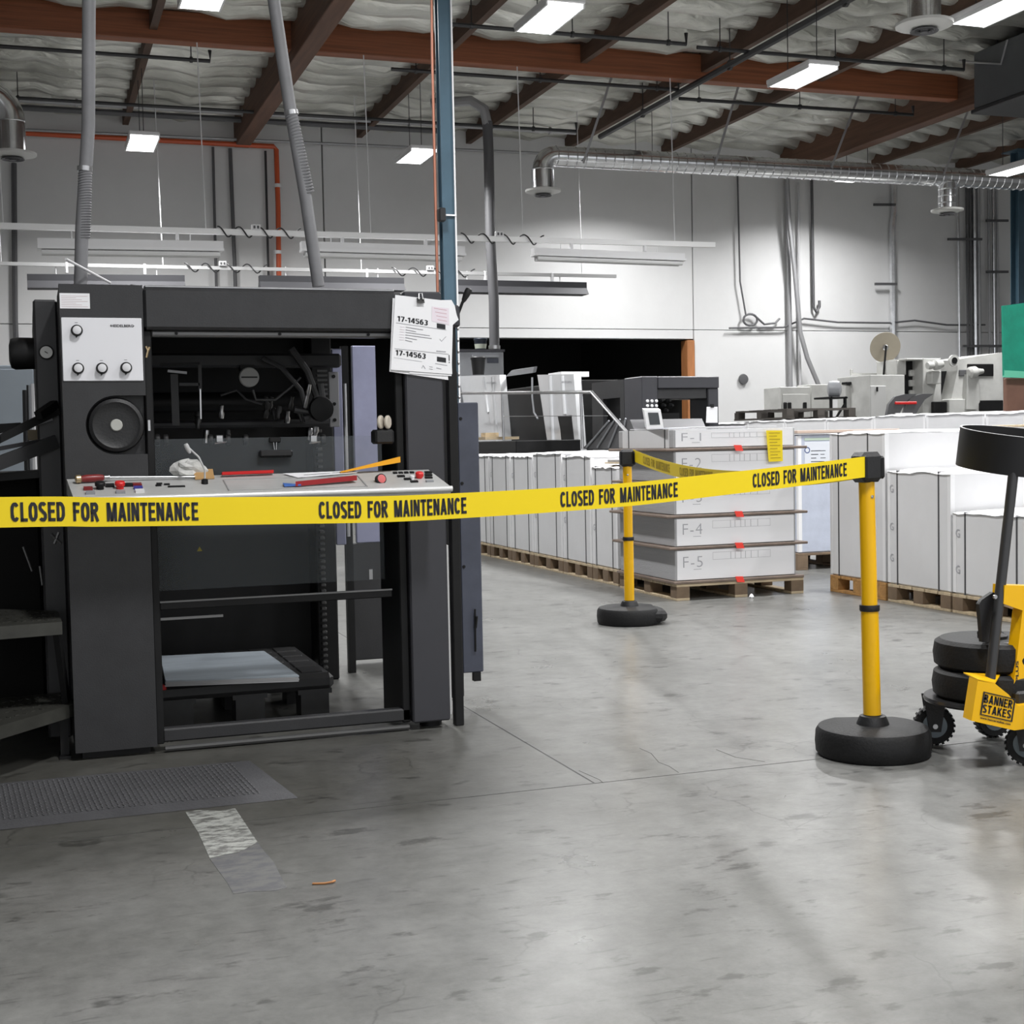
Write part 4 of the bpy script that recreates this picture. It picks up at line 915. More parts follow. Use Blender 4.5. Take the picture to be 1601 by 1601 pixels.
# ================================================================== BARRIER POSTS AND BELTS
def belt_post(label, x, y, yaw, hy, lean=0.0):
    t = thing('barrier_post', label, 'barrier post', (x, y, 0), 'yellow belt barrier posts', yaw)
    R_ = .20
    def outline(sc, z):
        o_ = []
        for i in range(41):
            a_ = math.radians(36+288*i/40); o_.append(Vector((R_*sc*math.cos(a_), R_*sc*math.sin(a_), z)))
        for i in range(1, 6): o_.append(o_[40].lerp(o_[0], i/6))
        return o_
    part(t, 'base', G().loft([outline(.94, 0), outline(.985, .012), outline(1, .045), outline(.985, .082), outline(.94, .097), outline(.88, .101), outline(.3, .106)]), rubber, 'heavy black rubber base', local=True)
    part(t, 'carry_handle', G().tube([(.13, -.105, .05), (.165, -.10, .05), (.186, -.075, .05), (.192, -.03, .05), (.192, .03, .05), (.186, .075, .05), (.165, .10, .05), (.13, .105, .05)], [.04, .04, .036, .033, .033, .036, .04, .04], 10), rubber, local=True)
    LM = Matrix.Rotation(-yaw, 4, 'Z') @ Matrix.Rotation(-lean, 4, 'Y') @ Matrix.Rotation(yaw, 4, 'Z'); HM = LM @ Matrix.Rotation(hy-yaw, 4, 'Z')
    part(t, 'collar', G().lathe((0, 0, .1), (0, 0, 1), [(.058, 0), (.055, .012), (.045, .035), (.034, .038), (.034, .04)], 26), blackp, local=True)
    part(t, 'lower_pole', G().lathe((0, 0, .135), (0, 0, 1), [(.0305, 0), (.0305, .375)], 26).xf(LM), pyellow, local=True)
    part(t, 'lock_ring', G().lathe((0, 0, .505), (0, 0, 1), [(.0335, 0), (.035, .004), (.035, .018), (.0335, .022)], 26).xf(LM), blackp, local=True)
    part(t, 'upper_pole', G().lathe((0, 0, .527), (0, 0, 1), [(.0275, 0), (.0275, .44)], 26).xf(LM), pyellow, local=True)
    rv = part(t, 'rivet', G().lathe((.0, -.027, .905), (0, -1, 0), [(.006, 0), (.006, .002), (.004, .003)], 12).xf(HM), steel, local=True)
    hd_ = part(t, 'belt_head', G().box(-.043, .043, -.04, .04, .955, 1.06, .014).xf(HM), blackp, 'black belt cassette', local=True)
    part(hd_, 'belt_slot', G().box(.036, .052, -.042, .03, .965, 1.045, .008).xf(HM), blackp, local=True)
    part(t, 'cassette_cap', G().box(-.038, .03, -.046, -.03, .965, 1.05, .006).xf(HM), blackp, local=True)
    return t
p1 = belt_post('near yellow barrier post with black base where both belts meet', 2.757, 4.103, 1.2, .12, .02)
p2 = belt_post('far yellow barrier post standing before the F pallet', 3.416, 7.653, -.30, -.35)
def belt(name, label, pts, wd, phrases, m_, mt_, cat, flip=False, side=-1, bold=.022):
    """pts: centre line; phrases: (s0, s1) fractions of arc length"""
    t = thing(name, label, cat, pts[0])
    Pn = []
    for i in range(len(pts)-1):
        for k in range(8):
            a = pts[max(i-1, 0)]; b = pts[i]; c = pts[i+1]; d = pts[min(i+2, len(pts)-1)]; u = k/8
            Pn.append(.5*((2*b)+(c-a)*u+(2*a-5*b+4*c-d)*u*u+(-a+3*b-3*c+d)*u**3))
    Pn.append(pts[-1]); L_ = [0]
    for a, b in zip(Pn, Pn[1:]): L_.append(L_[-1]+(b-a).length)
    def on(s):
        s = min(max(s, 0), L_[-1])
        for i in range(len(L_)-1):
            if s <= L_[i+1]:
                k = (s-L_[i])/max(L_[i+1]-L_[i], 1e-9); d = (Pn[i+1]-Pn[i]).normalized(); return Pn[i].lerp(Pn[i+1], k), d
    V = []; Fc = []
    for i, p in enumerate(Pn):
        d = (Pn[min(i+1, len(Pn)-1)]-Pn[max(i-1, 0)]).normalized(); n = Vector((d.y, -d.x, 0)).normalized()*.0006
        up = Vector((0, 0, wd/2)); V += [p+n-up, p+n+up, p-n+up, p-n-up]
    for i in range(len(Pn)-1):
        for k in range(4): Fc.append((i*4+k, i*4+(k+1) % 4, (i+1)*4+(k+1) % 4, (i+1)*4+k))
    Fc += [(0, 1, 2, 3), tuple(len(V)-4+k for k in range(4))]
    part(t, 'webbing', G().add(V, Fc), m_)
    TV, TF = condensed('CLOSED FOR MAINTENANCE')
    for s0, s1 in phrases:
        W_ = []
        for a, b in TV:
            if flip: a = 1-a
            q, d = on((s0+(s1-s0)*a)); n = Vector((d.y, -d.x, 0)).normalized()
            W_.append(q+n*.0016+Vector((0, 0, (b-.5)*wd*.64)))
        part(t, 'printed_lettering', G().add(W_, TF), mt_, smooth=False)
    return t, on, L_[-1]
# belt along the front: centre line measured in the vertical plane through the post and the left end
A, B = Vector((2.70, 4.06, 0)), Vector((-.07, 3.40, 0)); nn = Vector((-(B-A).y, (B-A).x, 0)).normalized()
def inplane(x, y):
    d = RGT*((x-CC)/F)-UPV*((y-CC)/F)+FWD; return CAM+d*((A-CAM).dot(nn)/d.dot(nn))
cl_ = [(0, 801), (160, 800.5), (310, 799.5), (450, 798), (600, 796), (730, 790), (870, 781.5), (1000, 771.5), (1120, 758), (1230, 745.5), (1352, 730)]
pts = [inplane(x, y) for x, y in cl_]
pts = [pts[0]+Vector((-1.9, -.45, .06)), pts[0]+Vector((-.95, -.226, .02))]+pts
def arcs(on, Ltot, x):
    # arc length whose point projects to photo column x
    best = None
    for i in range(1200):
        s = Ltot*i/1199; q, d = on(s); v = q-CAM; px_ = CC+F*v.dot(RGT)/v.dot(FWD)
        if v.dot(FWD) > .2 and (best is None or abs(px_-x) < best[0]): best = (abs(px_-x), s)
    return best[1]
_, on_, Lt = belt('barrier_belt', 'tmp', pts, .071, [], yellow, ink, 'belt')
for o in list(_.children): bpy.data.objects.remove(o)
bpy.data.objects.remove(_)
ph = [(arcs(on_, Lt, a), arcs(on_, Lt, b)) for a, b in ((15, 311), (498, 730), (876, 1060), (1176, 1324))]
belt('barrier_belt', 'yellow closed for maintenance belt stretched across the front of the press', pts, .071, ph, yellow, ink, 'belt')
q0, q1 = Vector((3.452, 7.64, 1.022)), Vector((2.79, 4.16, 1.005)); pts = []
for i in range(9):
    s = i/8; q = q0.lerp(q1, s); q.z -= .085*4*s*(1-s); pts.append(q)
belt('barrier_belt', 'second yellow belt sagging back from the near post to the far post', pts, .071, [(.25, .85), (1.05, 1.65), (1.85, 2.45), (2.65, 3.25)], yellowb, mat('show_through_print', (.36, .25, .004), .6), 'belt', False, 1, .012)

# ================================================================== CART WITH SPARE BASES
ccx, ccy = 3.155, 3.965
ct = thing('base_cart', 'yellow and black wheeled cart carrying spare barrier bases at the right edge', 'cart', (ccx, ccy, 0))
cW = lambda x, y, z: Vector((ccx+x, ccy+y, z))
part(ct, 'deck_plate', G().lathe(cW(0, 0, .18), (0, 0, 1), [(.232, 0), (.235, .006), (.232, .016)], 44), mat('dark_plate', (.05, .05, .052), .25, .5), 'round black deck plate')
def wheel(x, y, r, ang, lab):
    ax = Vector((math.cos(ang), math.sin(ang), 0)); c = cW(x, y, r)
    wh = part(ct, 'wheel', G().lathe(c, ax, [(r*.6, -.018), (r*.9, -.02), (r*.95, -.012), (r*.95, .012), (r*.9, .02), (r*.6, .018)], 28), rubber, lab)
    g = G(); side = Vector((-ax.y, ax.x, 0))
    for k in range(22):
        a = 2*math.pi*k/22; dd = side*math.cos(a)+Vector((0, 0, 1))*math.sin(a); tt = -side*math.sin(a)+Vector((0, 0, 1))*math.cos(a)
        b0_ = c+dd*(r*.93); q = [b0_+ax*sx*.02+tt*st_*.0045 for sx, st_ in ((-1, -1), (1, -1), (1, 1), (-1, 1))]; g.prism(q, dd*(r*.07))
    part(wh, 'tread_blocks', g, rubber)
    part(wh, 'rim', G().lathe(c, ax, [(.01, -.022), (r*.6, -.021), (r*.62, -.015), (r*.62, .015), (r*.6, .021), (.01, .022)], 24), mat('wheel_rim', (.16, .19, .21), .35, .5))
    part(wh, 'axle_bolt', G().cyl(c-ax*.036, c+ax*.036, .009, n=10), steel)
    fk = G()
    for s in (-1, 1): fk.prism([c+ax*s*.028+side*.02-Vector((0, 0, .02)), c+ax*s*.028-side*.02-Vector((0, 0, .02)), c+ax*s*.028-side*.04+Vector((0, 0, .18-r)), c+ax*s*.028+side*.04+Vector((0, 0, .18-r))], ax*.004*s)
    part(wh, 'fork', fk, blackp)
wheel(-.12, .17, .072, math.radians(-118), 'left wheel with knobbly black tyre'); wheel(.15, .19, .068, math.radians(-100), 'rear wheel with knobbly black tyre'); wheel(-.03, -.215, .072, math.radians(-140), 'front wheel')
def spare(z, lab, off, rot):
    t = thing('spare_base', lab, 'barrier base', cW(off[0], off[1], z), 'spare rubber bases on the cart', rot)
    R_ = .205
    part(t, 'base', G().lathe((0, 0, 0), (0, 0, 1), [(R_-.02, 0), (R_-.004, .012), (R_, .05), (R_-.006, .088), (R_-.024, .1), (.05, .102), (.045, .098)], 44), rubber, local=True)
    part(t, 'carry_handle', G().tube([(R_-.03, -.085, .05), (R_+.035, -.08, .05), (R_+.06, -.04, .05), (R_+.06, .04, .05), (R_+.035, .08, .05), (R_-.03, .085, .05)], .03, 8), rubber, local=True)
    if z > .25: part(t, 'socket', G().lathe((0, 0, .098), (0, 0, 1), [(.05, 0), (.046, .014), (.034, .02), (.034, .0)], 22), blackp, local=True)
    part(t, 'moulded_print', letters('PLUS', (-.10, -.13, .1035), (.07, .0, 0), (0, .025, 0), .02), inkg, local=True)
    return t
spare(.1965, 'lower black spare base stacked on the cart deck', (0, .0), 0.6); spare(.299, 'upper black spare base with dusty top on the cart', (.012, .01), 0.3)
# yellow bracket with the maker's label
bb = [at(x, y, Y=ccy-.245) for x, y in ((1529, 1063), (1556, 1069), (1577, 1086), (1592, 1104), (1586, 1142), (1519, 1127))]
br = part(ct, 'yellow_bracket', G().prism(bb, (.012, .06, 0)), pyellow, 'yellow front bracket with printed maker label')
part(ct, 'bracket_side', G().prism([bb[3], bb[3]+Vector((.2, .02, .005)), bb[4]+Vector((.2, .02, .0)), bb[4]], (.01, .06, 0)), pyellow)
part(ct, 'bracket_top', G().prism([bb[0]+Vector((0, 0, -.002)), bb[1], bb[1]+Vector((.1, .1, .004)), bb[0]+Vector((.02, .1, .004))], (0, 0, .004)), pyellow)
U_ = (bb[4]-bb[5]); U_ = U_*.70; V_ = (bb[0]-bb[5])
o0 = bb[5]+(bb[4]-bb[5])*.20+V_*.20+Vector((0, -.0012, 0))
part(br, 'label_lettering', capitals('BANNER', o0+V_*.30, U_*.95, V_*.20), ink); part(br, 'label_lettering', capitals('STAKES', o0+V_*.06, U_*.95, V_*.20), ink)
g = G(); fr = [o0-U_*.06-V_*.01, o0+U_*1.02-V_*.01, o0+U_*1.02+V_*.56, o0-U_*.06+V_*.56]
for a, b in zip(fr, fr[1:]+fr[:1]): g.prism([a, b, b+(o0+U_*.5+V_*.28-b)*.09, a+(o0+U_*.5+V_*.28-a)*.09], (0, -.0006, 0))
part(br, 'label_frame', g, ink)
part(br, 'label_lettering', letters('www.bannerstakes.com', o0-V_*.10-U_*.04, U_*1.02, V_*.055, .03), ink)
# pole, link and ring holder
pb_, pt_ = at(1547, 1072, Y=ccy-.20), at(1590, 690, Y=ccy-.12)
part(ct, 'handle_pole', G().tube([pb_, pb_.lerp(pt_, .5), pt_], .017, 14), mat('black_tube', (.03, .03, .031), .35), 'black leaning handle pole')
lk = at(1553, 928, Y=ccy-.19)
part(ct, 'link_arm', G().prism([at(x, y, Y=ccy-.15) for x, y in ((1535, 938), (1553, 926), (1561, 930), (1556, 955), (1546, 1004), (1536, 1004), (1531, 945))], (0, .018, 0)), blackp)
part(ct, 'pivot_bolt', G().lathe(at(1555, 933, Y=ccy-.205), (0, -1, 0), [(.008, 0), (.007, .006)], 12), steel)
kp = at(1534, 1000, Y=ccy-.0)
part(ct, 'clamp_knob', G().lathe(cW(.0, .0, .39), (0, 0, 1), [(.022, 0), (.05, .004), (.052, .02), (.03, .03), (.03, .045)], 10), blackp)
part(ct, 'clamp_stem', G().cyl(cW(0, 0, .40), at(1534, 990, Y=ccy-.12), .014, n=10), blackp)
rc = at(1594, 706, Y=ccy); rr = .207
tiltM = Matrix.Rotation(math.radians(8), 4, 'X') @ Matrix.Rotation(math.radians(3), 4, 'Y')
rg_ = G()
for r0 in (rr,): rg_.lathe((0, 0, -.067), (0, 0, 1), [(r0, 0), (r0+.001, .134), (r0-.004, .134), (r0-.005, 0), (r0, 0)], 60, close=False)
rg_.xf(Matrix.Translation(rc) @ tiltM)
part(ct, 'ring_holder', rg_, mat('black_ring_band', (.008, .008, .009), .45), 'wide black ring band for posts')
rm = G().lathe((0, 0, .067), (0, 0, 1), [(rr-.005, 0), (rr-.005, .0012), (rr+.0012, .0012), (rr+.0012, 0)], 60, close=False).xf(Matrix.Translation(rc) @ tiltM)
part(ct, 'ring_edge', rm, mat('bare_alu_edge', (.85, .85, .85), .35, .3))
ay = at(1571, 916, Y=ccy-.16)
aw = [at(x, y, Y=ccy-.19) for x, y in ((1571, 915), (1640, 917), (1640, 960), (1600, 955), (1569, 944))]
part(ct, 'yellow_arm', G().prism(aw, (0, .06, 0)), pyellow)
up_ = [at(x, y, Y=ccy-.19) for x, y in ((1600, 945), (1625, 945), (1615, 1086), (1584, 1080))]
part(ct, 'yellow_upright', G().prism(up_, (0, .05, 0)), pyellow)
part(ct, 'black_clamp', G().box(up_[3].x-.005, up_[3].x+.08, ccy-.215, ccy-.13, up_[3].z-.07, up_[3].z+.0, .008), blackp)
part(ct, 'upright_lettering', letters('PLUS', up_[3]+Vector((.022, -.001, .03)), (.0, 0, .07), (-.012, 0, 0), .03), ink)
# ================================================================== PALLETS AND PAPER LOADS
_pp = {}
def pallet(label, x0, y0, lx, ly, h=.125, m_top=wood, m_blk=woodd, cat='pallet', group='wooden pallets under the paper loads'):
    key = (round(lx, 2), round(ly, 2), m_top.name, round(h, 3))
    t = thing('wooden_pallet', label, cat, (x0, y0, 0), group)
    if key not in _pp:
        D = {}
        D['deck'] = G().box(0, lx, 0, (ly-.04)/5, h-.02, h, .002)
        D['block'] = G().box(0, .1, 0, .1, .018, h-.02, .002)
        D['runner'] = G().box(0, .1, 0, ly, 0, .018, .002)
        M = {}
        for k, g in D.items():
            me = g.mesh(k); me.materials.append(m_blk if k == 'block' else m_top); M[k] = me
        _pp[key] = M
    M = _pp[key]
    for i in range(5):
        o = part(t, 'deck_board', M['deck'], None); o.location = (0, i*(ly+.0-(ly-.04)/5)/4, 0)
    for i in range(3):
        x = i*(lx-.1)/2
        o = part(t, 'runner', M['runner'], None); o.location = (x, 0, 0)
        for j in range(3):
            o = part(t, 'block', M['block'], None); o.location = (x, j*(ly-.1)/2, 0)
    return t
def load(label, x0, y0, lx, ly, z0, z1, straps=(.18, .8), m_=wrap, G_=(), top=True, group='wrapped white paper loads on pallets', sag=True):
    """a wrapped block of paper; straps as fractions along its -X face from the far end"""
    t = thing('paper_load', label, 'paper load', (x0, y0, z0), group)
    nx = 6; body = G().box(0, lx, 0, ly, 0, z1-z0-.012, .012)
    part(t, 'wrapped_block', body, m_, local=True)
    H_ = z1-z0
    for s in straps:
        y = ly*(1-s)
        part(t, 'strap', G().box(-.003, .0, y-.006, y+.006, 0, H_-.01).box(0, lx, y-.006, y+.006, H_-.013, H_-.0095), strapm, local=True)
    for y in (0, ly-.03):
        part(t, 'corner_board', G().box(-.002, .0, y, y+.03, .01, H_-.02).box(-.002, .03, -.002 if y == 0 else ly, 0 if y == 0 else ly+.002, .01, H_-.02), wraplt, local=True)
    if top:
        V = []; n = 10; rn_ = random.Random(int(1000*(x0+y0)))
        for i in range(n+1):
            for j in range(n+1):
                ed = i in (0, n) or j in (0, n); V.append((-.012+(lx+.024)*i/n, -.004+(ly+.008)*j/n, H_-.012+(-.016*rn_.random() if ed else .006+.01*rn_.random())))
        part(t, 'top_sheet', G().add(V, [(i*(n+1)+j, (i+1)*(n+1)+j, (i+1)*(n+1)+j+1, i*(n+1)+j+1) for i in range(n) for j in range(n)]), wraplt, local=True)
    for (s, zf) in G_:
        y = ly*(1-s); part(t, 'stencil_letter', letters('G', (-.0035, y+.02, zf*H_), (0, -.04, 0), (0, 0, .05), -.0), inkf, local=True)
    return t
LB = [9.60, 10.12, 10.76, 11.47, 12.07, 12.70, 13.35]
nm = ['first load behind the far post, lower than the rest of its row', 'second load of the left row behind the belt, counted from the far post', 'third load of the left row, counted from the far post', 'fourth load of the left row, counted from the far post', 'fifth load of the left row, beside the blue grey guard panel', 'last load of the left row, almost hidden by the guard panel']
for i in range(6):
    y0, y1 = LB[i]+.01, LB[i+1]-.01; z1 = (.922, 1.005, 1.025, 1.0, 1.0, 1.0)[i]
    pallet(['pale wooden pallet under the lowest, nearest load of the left row', 'pale wooden pallet under the second load of the left row', 'pale wooden pallet under the third load of the left row', 'pale wooden pallet under the fourth load of the left row', 'pale wooden pallet under the fifth load of the left row', 'pale wooden pallet under the last load of the left row'][i], 4.20, y0, 1.0, y1-y0)
    load('white wrapped '+nm[i], 4.205, y0+.005, .99, y1-y0-.01, .125, z1, (.14, .80), wrap, ((.07, .35), (.07, .75)))
t = thing('board_scrap', 'thin plywood offcut lying on the load behind the far post', 'board', (4.3, 9.72, .926))
part(t, 'plywood', G().box(4.25, 4.75, 9.66, 9.95, .934, .944, .002), wood); part(t, 'paper_pile', G().box(4.27, 4.74, 9.67, 9.94, .944, .964, .002), papery)
# the F pallet
FX0, FX1, FY0, FY1 = 4.165, 5.115, 8.55, 9.48
pallet('wooden pallet under the stack of trays marked F', 4.165, 8.53, 1.0, .97, .115)
zz = [.135, .352, .372, .572, .592, .797, .817, 1.032, 1.052, 1.182]
names = ['F-5', 'F-4', 'F-3', 'F-2', 'F-1']
single('plywood_board', 'bottom plywood board under the layer marked F-5', 'board', G().box(FX0-.02, FX1+.05, FY0-.03, FY1+.03, .1155, .134, .003), ply, 'plywood boards between the F layers')
for k in range(5):
    z0, z1 = zz[2*k], zz[2*k+1]
    t = thing('paper_stack', 'white cut paper stack labelled %s on the F pallet' % names[k], 'paper stack', (FX0, FY0, z0), 'paper layers on the F pallet')
    part(t, 'sheets', G().box(FX0, FX1, FY0, FY1, z0+.001, z1-.001, .004), papery)
    if k == 4:
        part(t, 'wrapper', G().box(FX0-.004, FX0-.001, FY0+.06, FY1-.08, z0+.002, z1), wrap)
        part(t, 'strap', G().box(FX0-.007, FX0-.004, FY0+.12, FY0+.132, z0+.002, z1), strapm); part(t, 'strap', G().box(FX0-.007, FX0-.004, FY1-.2, FY1-.188, z0+.002, z1), strapm)
    lb = part(t, 'label_sheet', G().box(FX0+.015, FX1-.015, FY0-.003, FY0-.001, z0+.006, z1-.006), paper, 'white front label sheet')
    hgt = min(.075, (z1-z0)*.42); zc_ = (z0+z1)/2+(.02 if k < 4 else .01)
    part(lb, 'lettering', letters(names[k], (FX0+.06, FY0-.0036, zc_-hgt/2), (.15, 0, 0), (0, 0, hgt), -.012, 1.1), inkf)
    part(lb, 'underline', G().box(FX0+.14, FX0+.20, FY0-.0036, FY0-.003, zc_-hgt*.72, zc_-hgt*.70+.002), inkf)
    g = G(); x = FX0+.29; zt_ = z1-.03; hb = min(.05, (z1-z0)*.25)
    ws = (.14, .035, .045, .035, .045, .055, .10)
    for wv_ in ws:
        for (a, b, c, d) in ((x, x+wv_, zt_, zt_+.002), (x, x+wv_, zt_-hb, zt_-hb+.002), (x, x+.002, zt_-hb, zt_), (x+wv_-.002, x+wv_, zt_-hb, zt_)): g.box(a, b, FY0-.0036, FY0-.003, c, d)
        x += wv_
    part(lb, 'form_boxes', g, mat('thin_print', (.5, .5, .52), .6))
    if k < 4:
        lbn = ['plywood board between layers F-5 and F-4', 'plywood board between layers F-4 and F-3', 'plywood board between layers F-3 and F-2, behind the belt', 'plywood board between layers F-2 and F-1, under the yellow tag'][k]
        single('plywood_board', lbn, 'board', G().box(FX0-.05-.02*(k % 2), FX1+.09, FY0-.02, FY1+.04, z1, z1+.0185, .004), ply, 'plywood boards between the F layers')
for k, z in enumerate((.125, .362, .582, .807, 1.042)):
    q = at(1155, 700, Y=FY0-.022).x
    single('red_tab', ['red paper tab on the bottom board of the F stack', 'red paper tab between layers F-5 and F-4', 'red paper tab between layers F-4 and F-3', 'red paper tab hidden by the belt between F-3 and F-2', 'red paper tab just under layer F-1'][k], 'tab', G().prism([(q-.03, FY0-.034, z-.016), (q+.03, FY0-.034, z-.02), (q+.015, FY0-.034, z+.022), (q-.045, FY0-.034, z+.024)], (0, .003, 0)), redtab, 'red tabs on the F stack')
ty = [at(x, y, Y=FY0-.03) for x, y in ((1198, 673), (1223, 673), (1224, 721), (1202, 722))]
t = thing('yellow_tag', 'yellow handwritten tag hanging on layer F-1', 'tag', ty[3])
part(t, 'card', G().prism(ty, (0, .002, 0)), tagy)
for k in range(9): 
    a = ty[0].lerp(ty[3], .08+k*.1); b = ty[1].lerp(ty[2], .08+k*.1); part(t, 'handwriting', G().bar(a.lerp(b, .15)+Vector((0, -.0008, 0)), a.lerp(b, .85-.2*(k % 2))+Vector((0, -.0008, 0)), .0006, .004, (0, 0, 1)), mat('brown_pen', (.35, .24, .01), .6))
t = thing('loose_sheets', 'loose white sheets with blue print lying on top of layer F-1', 'paper', (4.2, 8.6, 1.184))
part(t, 'sheet', G().prism([(4.12, 8.62, 1.186), (4.75, 8.60, 1.186), (4.85, 9.3, 1.19), (4.2, 9.35, 1.19)], (0, 0, .004)), paper)
part(t, 'sheet', G().prism([(4.4, 8.7, 1.194), (5.0, 8.6, 1.192), (5.08, 9.2, 1.196), (4.5, 9.4, 1.196)], (0, 0, .004)), wraplt)
part(t, 'blue_print', G().prism([(4.14, 8.63, 1.1905), (4.32, 8.625, 1.1905), (4.33, 8.9, 1.193), (4.15, 8.9, 1.193)], (0, 0, .0006)), mat('blue_print', (.12, .16, .38), .6))
# right hand rows
RXF = 5.395
pallet('orange brown wooden pallet under the tall load behind the near post', RXF, 7.87, 1.05, .68, .12, woodo, woodo)
load('tallest white load of the right row, behind the near post', RXF+.005, 7.875, 1.03, .67, .12, 1.147, (.16, .70))
pallet('pale wooden pallet under the middle load of the right row', RXF, 7.18, 1.05, .665, .12)
load('middle white load of the right row, stencilled G three times', RXF+.005, 7.18, 1.03, .665, .12, .888, (.16, .82), wrap, ((.07, .20), (.07, .47), (.07, .80)))
pallet('pale wooden pallet under the lowest load of the right row', RXF, 6.47, 1.05, .69, .12)
load('lowest white load of the right row, behind the cart', RXF+.005, 6.475, 1.03, .68, .12, .642, (.17, .86), wrap, ((.07, .25), (.07, .68)))
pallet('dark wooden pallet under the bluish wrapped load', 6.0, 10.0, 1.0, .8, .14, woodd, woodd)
t = load('bluish wrapped load with a printed label, between the F stack and the right row', 6.02, 10.01, .96, .78, .14, 1.14, (.3,), bluewrap, top=False)
lb = part(t, 'shipping_label', G().box(.06, .30, -.003, -.001, .66, .93), mat('label_paper', (.66, .69, .74), .6), local=True)
g = G()
for k in range(6): g.box(.12, .17+.02*(k % 3), -.0036, -.003, .70+.03*k, .706+.03*k).box(.21, .25+.01*(k % 2), -.0036, -.003, .70+.03*k, .705+.03*k)
part(lb, 'printed_lines', g, ink, local=True)
part(lb, 'round_logo', G().lathe((.085, -.003, .86), (0, -1, 0), [(.018, 0), (.018, .0006), (.027, .0006), (.027, 0)], 20, close=False), mat('logo_blue', (.08, .11, .25), .6), local=True)
part(t, 'green_label_edge', G().box(.06, .30, -.003, -.001, .94, .96), mat('pale_green', (.45, .55, .45), .6), local=True)
part(t, 'plywood_lid', G().box(-.02, .98, -.02, .8, 1.0, 1.025, .003), mat('pinkish_ply', (.55, .43, .36), .6), local=True)
pallet('wooden pallet of the second right row, near', 6.5, 6.5, 1.0, .9); load('white load of the second right row at the right edge, behind the ring', 6.505, 6.5, .99, .9, .125, 1.145, (.2, .8))
pallet('wooden pallet of the second right row, middle', 6.5, 7.45, 1.0, .9); load('white load of the second right row just behind the tallest load', 6.505, 7.45, .99, .9, .125, 1.14, (.2, .8))
single('plywood_board', 'light plywood sheet lying on the second right row of loads', 'board', G().box(6.5, 7.5, 6.45, 8.3, 1.152, 1.168, .003), wood)
for k in range(8):
    y0 = 9.3+k*.86
    lab = 'load of the rear row along the hall, %s from the right edge' % ('first', 'second', 'third', 'fourth', 'fifth', 'sixth', 'seventh', 'eighth')[k]
    pallet('pallet under the '+lab, 8.0, y0, 1.0, .84); load('white '+lab, 8.005, y0, .99, .84, .125, 1.30+.006*(k % 3), (), wrap)
q = at(1130, 655, X=8.05); pb2 = thing('black_pallet', 'dark timber pallet lying on the rear row of white loads', 'pallet', (8.05, 13.7, 1.318))
dkw = mat('dark_old_wood', (.035, .03, .025), .8)
for i in range(4): part(pb2, 'deck_board', G().box(8.05, 8.95, 13.62+i*.33, 13.62+i*.33+.2, 1.41, 1.43), dkw)
for x in (8.05, 8.45, 8.86):
    part(pb2, 'runner', G().box(x, x+.09, 13.6, 14.85, 1.316, 1.335), dkw)
    for y in (13.62, 14.2, 14.74): part(pb2, 'block', G().box(x, x+.09, y, y+.1, 1.335, 1.41), dkw)

# ================================================================== SECOND PRESS IN THE BACKGROUND
X2, Y2, D2 = 6.67, 14.5, 1.0
p2r = thing('printing_press', 'smaller charcoal and silver printing press in the background before the dark opening', 'printing press', (7.2, 17, 0))
ht = 1.842
part(p2r, 'left_column', G().box(X2, X2+.205, Y2, Y2+.5, 0, ht, .01), charcoal2)
part(p2r, 'top_beam', G().box(X2+.205, X2+1.0, Y2, Y2+.5, 1.70, ht-.002, .01), charcoal2)
part(p2r, 'inner_hood', G().box(X2+.205, X2+.86, Y2+.05, Y2+.5, 1.58, 1.70, .006), charcoal)
part(p2r, 'right_column', G().box(X2+.86, X2+1.0, Y2+.02, Y2+.5, 0, 1.70, .01), charcoal2)
sd = [at(x, y, X=X2) for x, y in ((1003, 588), (925, 597), (925, 700), (1003, 700))]
yb = sd[1].y
g = G().box(X2, X2+.05, Y2+.5, yb, 1.62, ht-.01).box(X2, X2+.05, yb-.35, yb, .3, 1.62).box(X2, X2+.05, Y2+.5, yb-.35, .3, 1.22).box(X2, X2+.05, Y2+.5, Y2+.62, 1.22, 1.62)
part(p2r, 'side_frame', g, charcoal)
part(p2r, 'top_cover', G().box(X2+.05, X2+1.0, Y2+.5, yb, 1.75, ht-.01), charcoal)
part(p2r, 'rear_liner', G().box(X2+.1, X2+.15, Y2+.4, yb, .3, 1.75), black)
for i in range(2):
    for j in range(3):
        q = at(1012+7*j, 627+7.5*i, Y=Y2); part(p2r, 'white_knob', G().lathe((q.x, Y2, q.z), (0, -1, 0), [(.018, 0), (.018, .012), (.013, .016)], 14), white)
for j in range(5):
    q = at(1030+4*j, 626+(j % 3)*8, Y=Y2+.1); part(p2r, 'valve', G().lathe((q.x, Y2+.1, q.z), (.3, -1, 0), [(.02, 0), (.03, .03), (.015, .07)], 10), black)
part(p2r, 'pile_frame', G().box(X2+.25, X2+.6, Y2+.25, Y2+.3, .3, 1.42), black)
sc = [at(x, y, Y=Y2-.45) for x, y in ((1007, 641), (1033, 641), (1038, 671), (1012, 672))]
tp = part(p2r, 'touch_panel', G().prism(sc, (0, .05, .02)), white, 'white framed touch screen panel')
c_ = (sc[0]+sc[1]+sc[2]+sc[3])/4
part(tp, 'screen', G().prism([c_+(q-c_)*.62+Vector((0, -.002, .012)) for q in sc], (0, -.002, 0)), screenm)
part(p2r, 'panel_arm', G().box(c_.x-.04, c_.x+.04, Y2-.42, Y2+.02, c_.z-.3, c_.z-.2), greym)
q = [at(x, y, Y=Y2-.02) for x, y in ((1105, 636), (1122, 636), (1122, 661), (1104, 661))]
part(p2r, 'hanging_note', G().prism(q, (0, .004, 0)), paper, 'white note clipped to the right column')
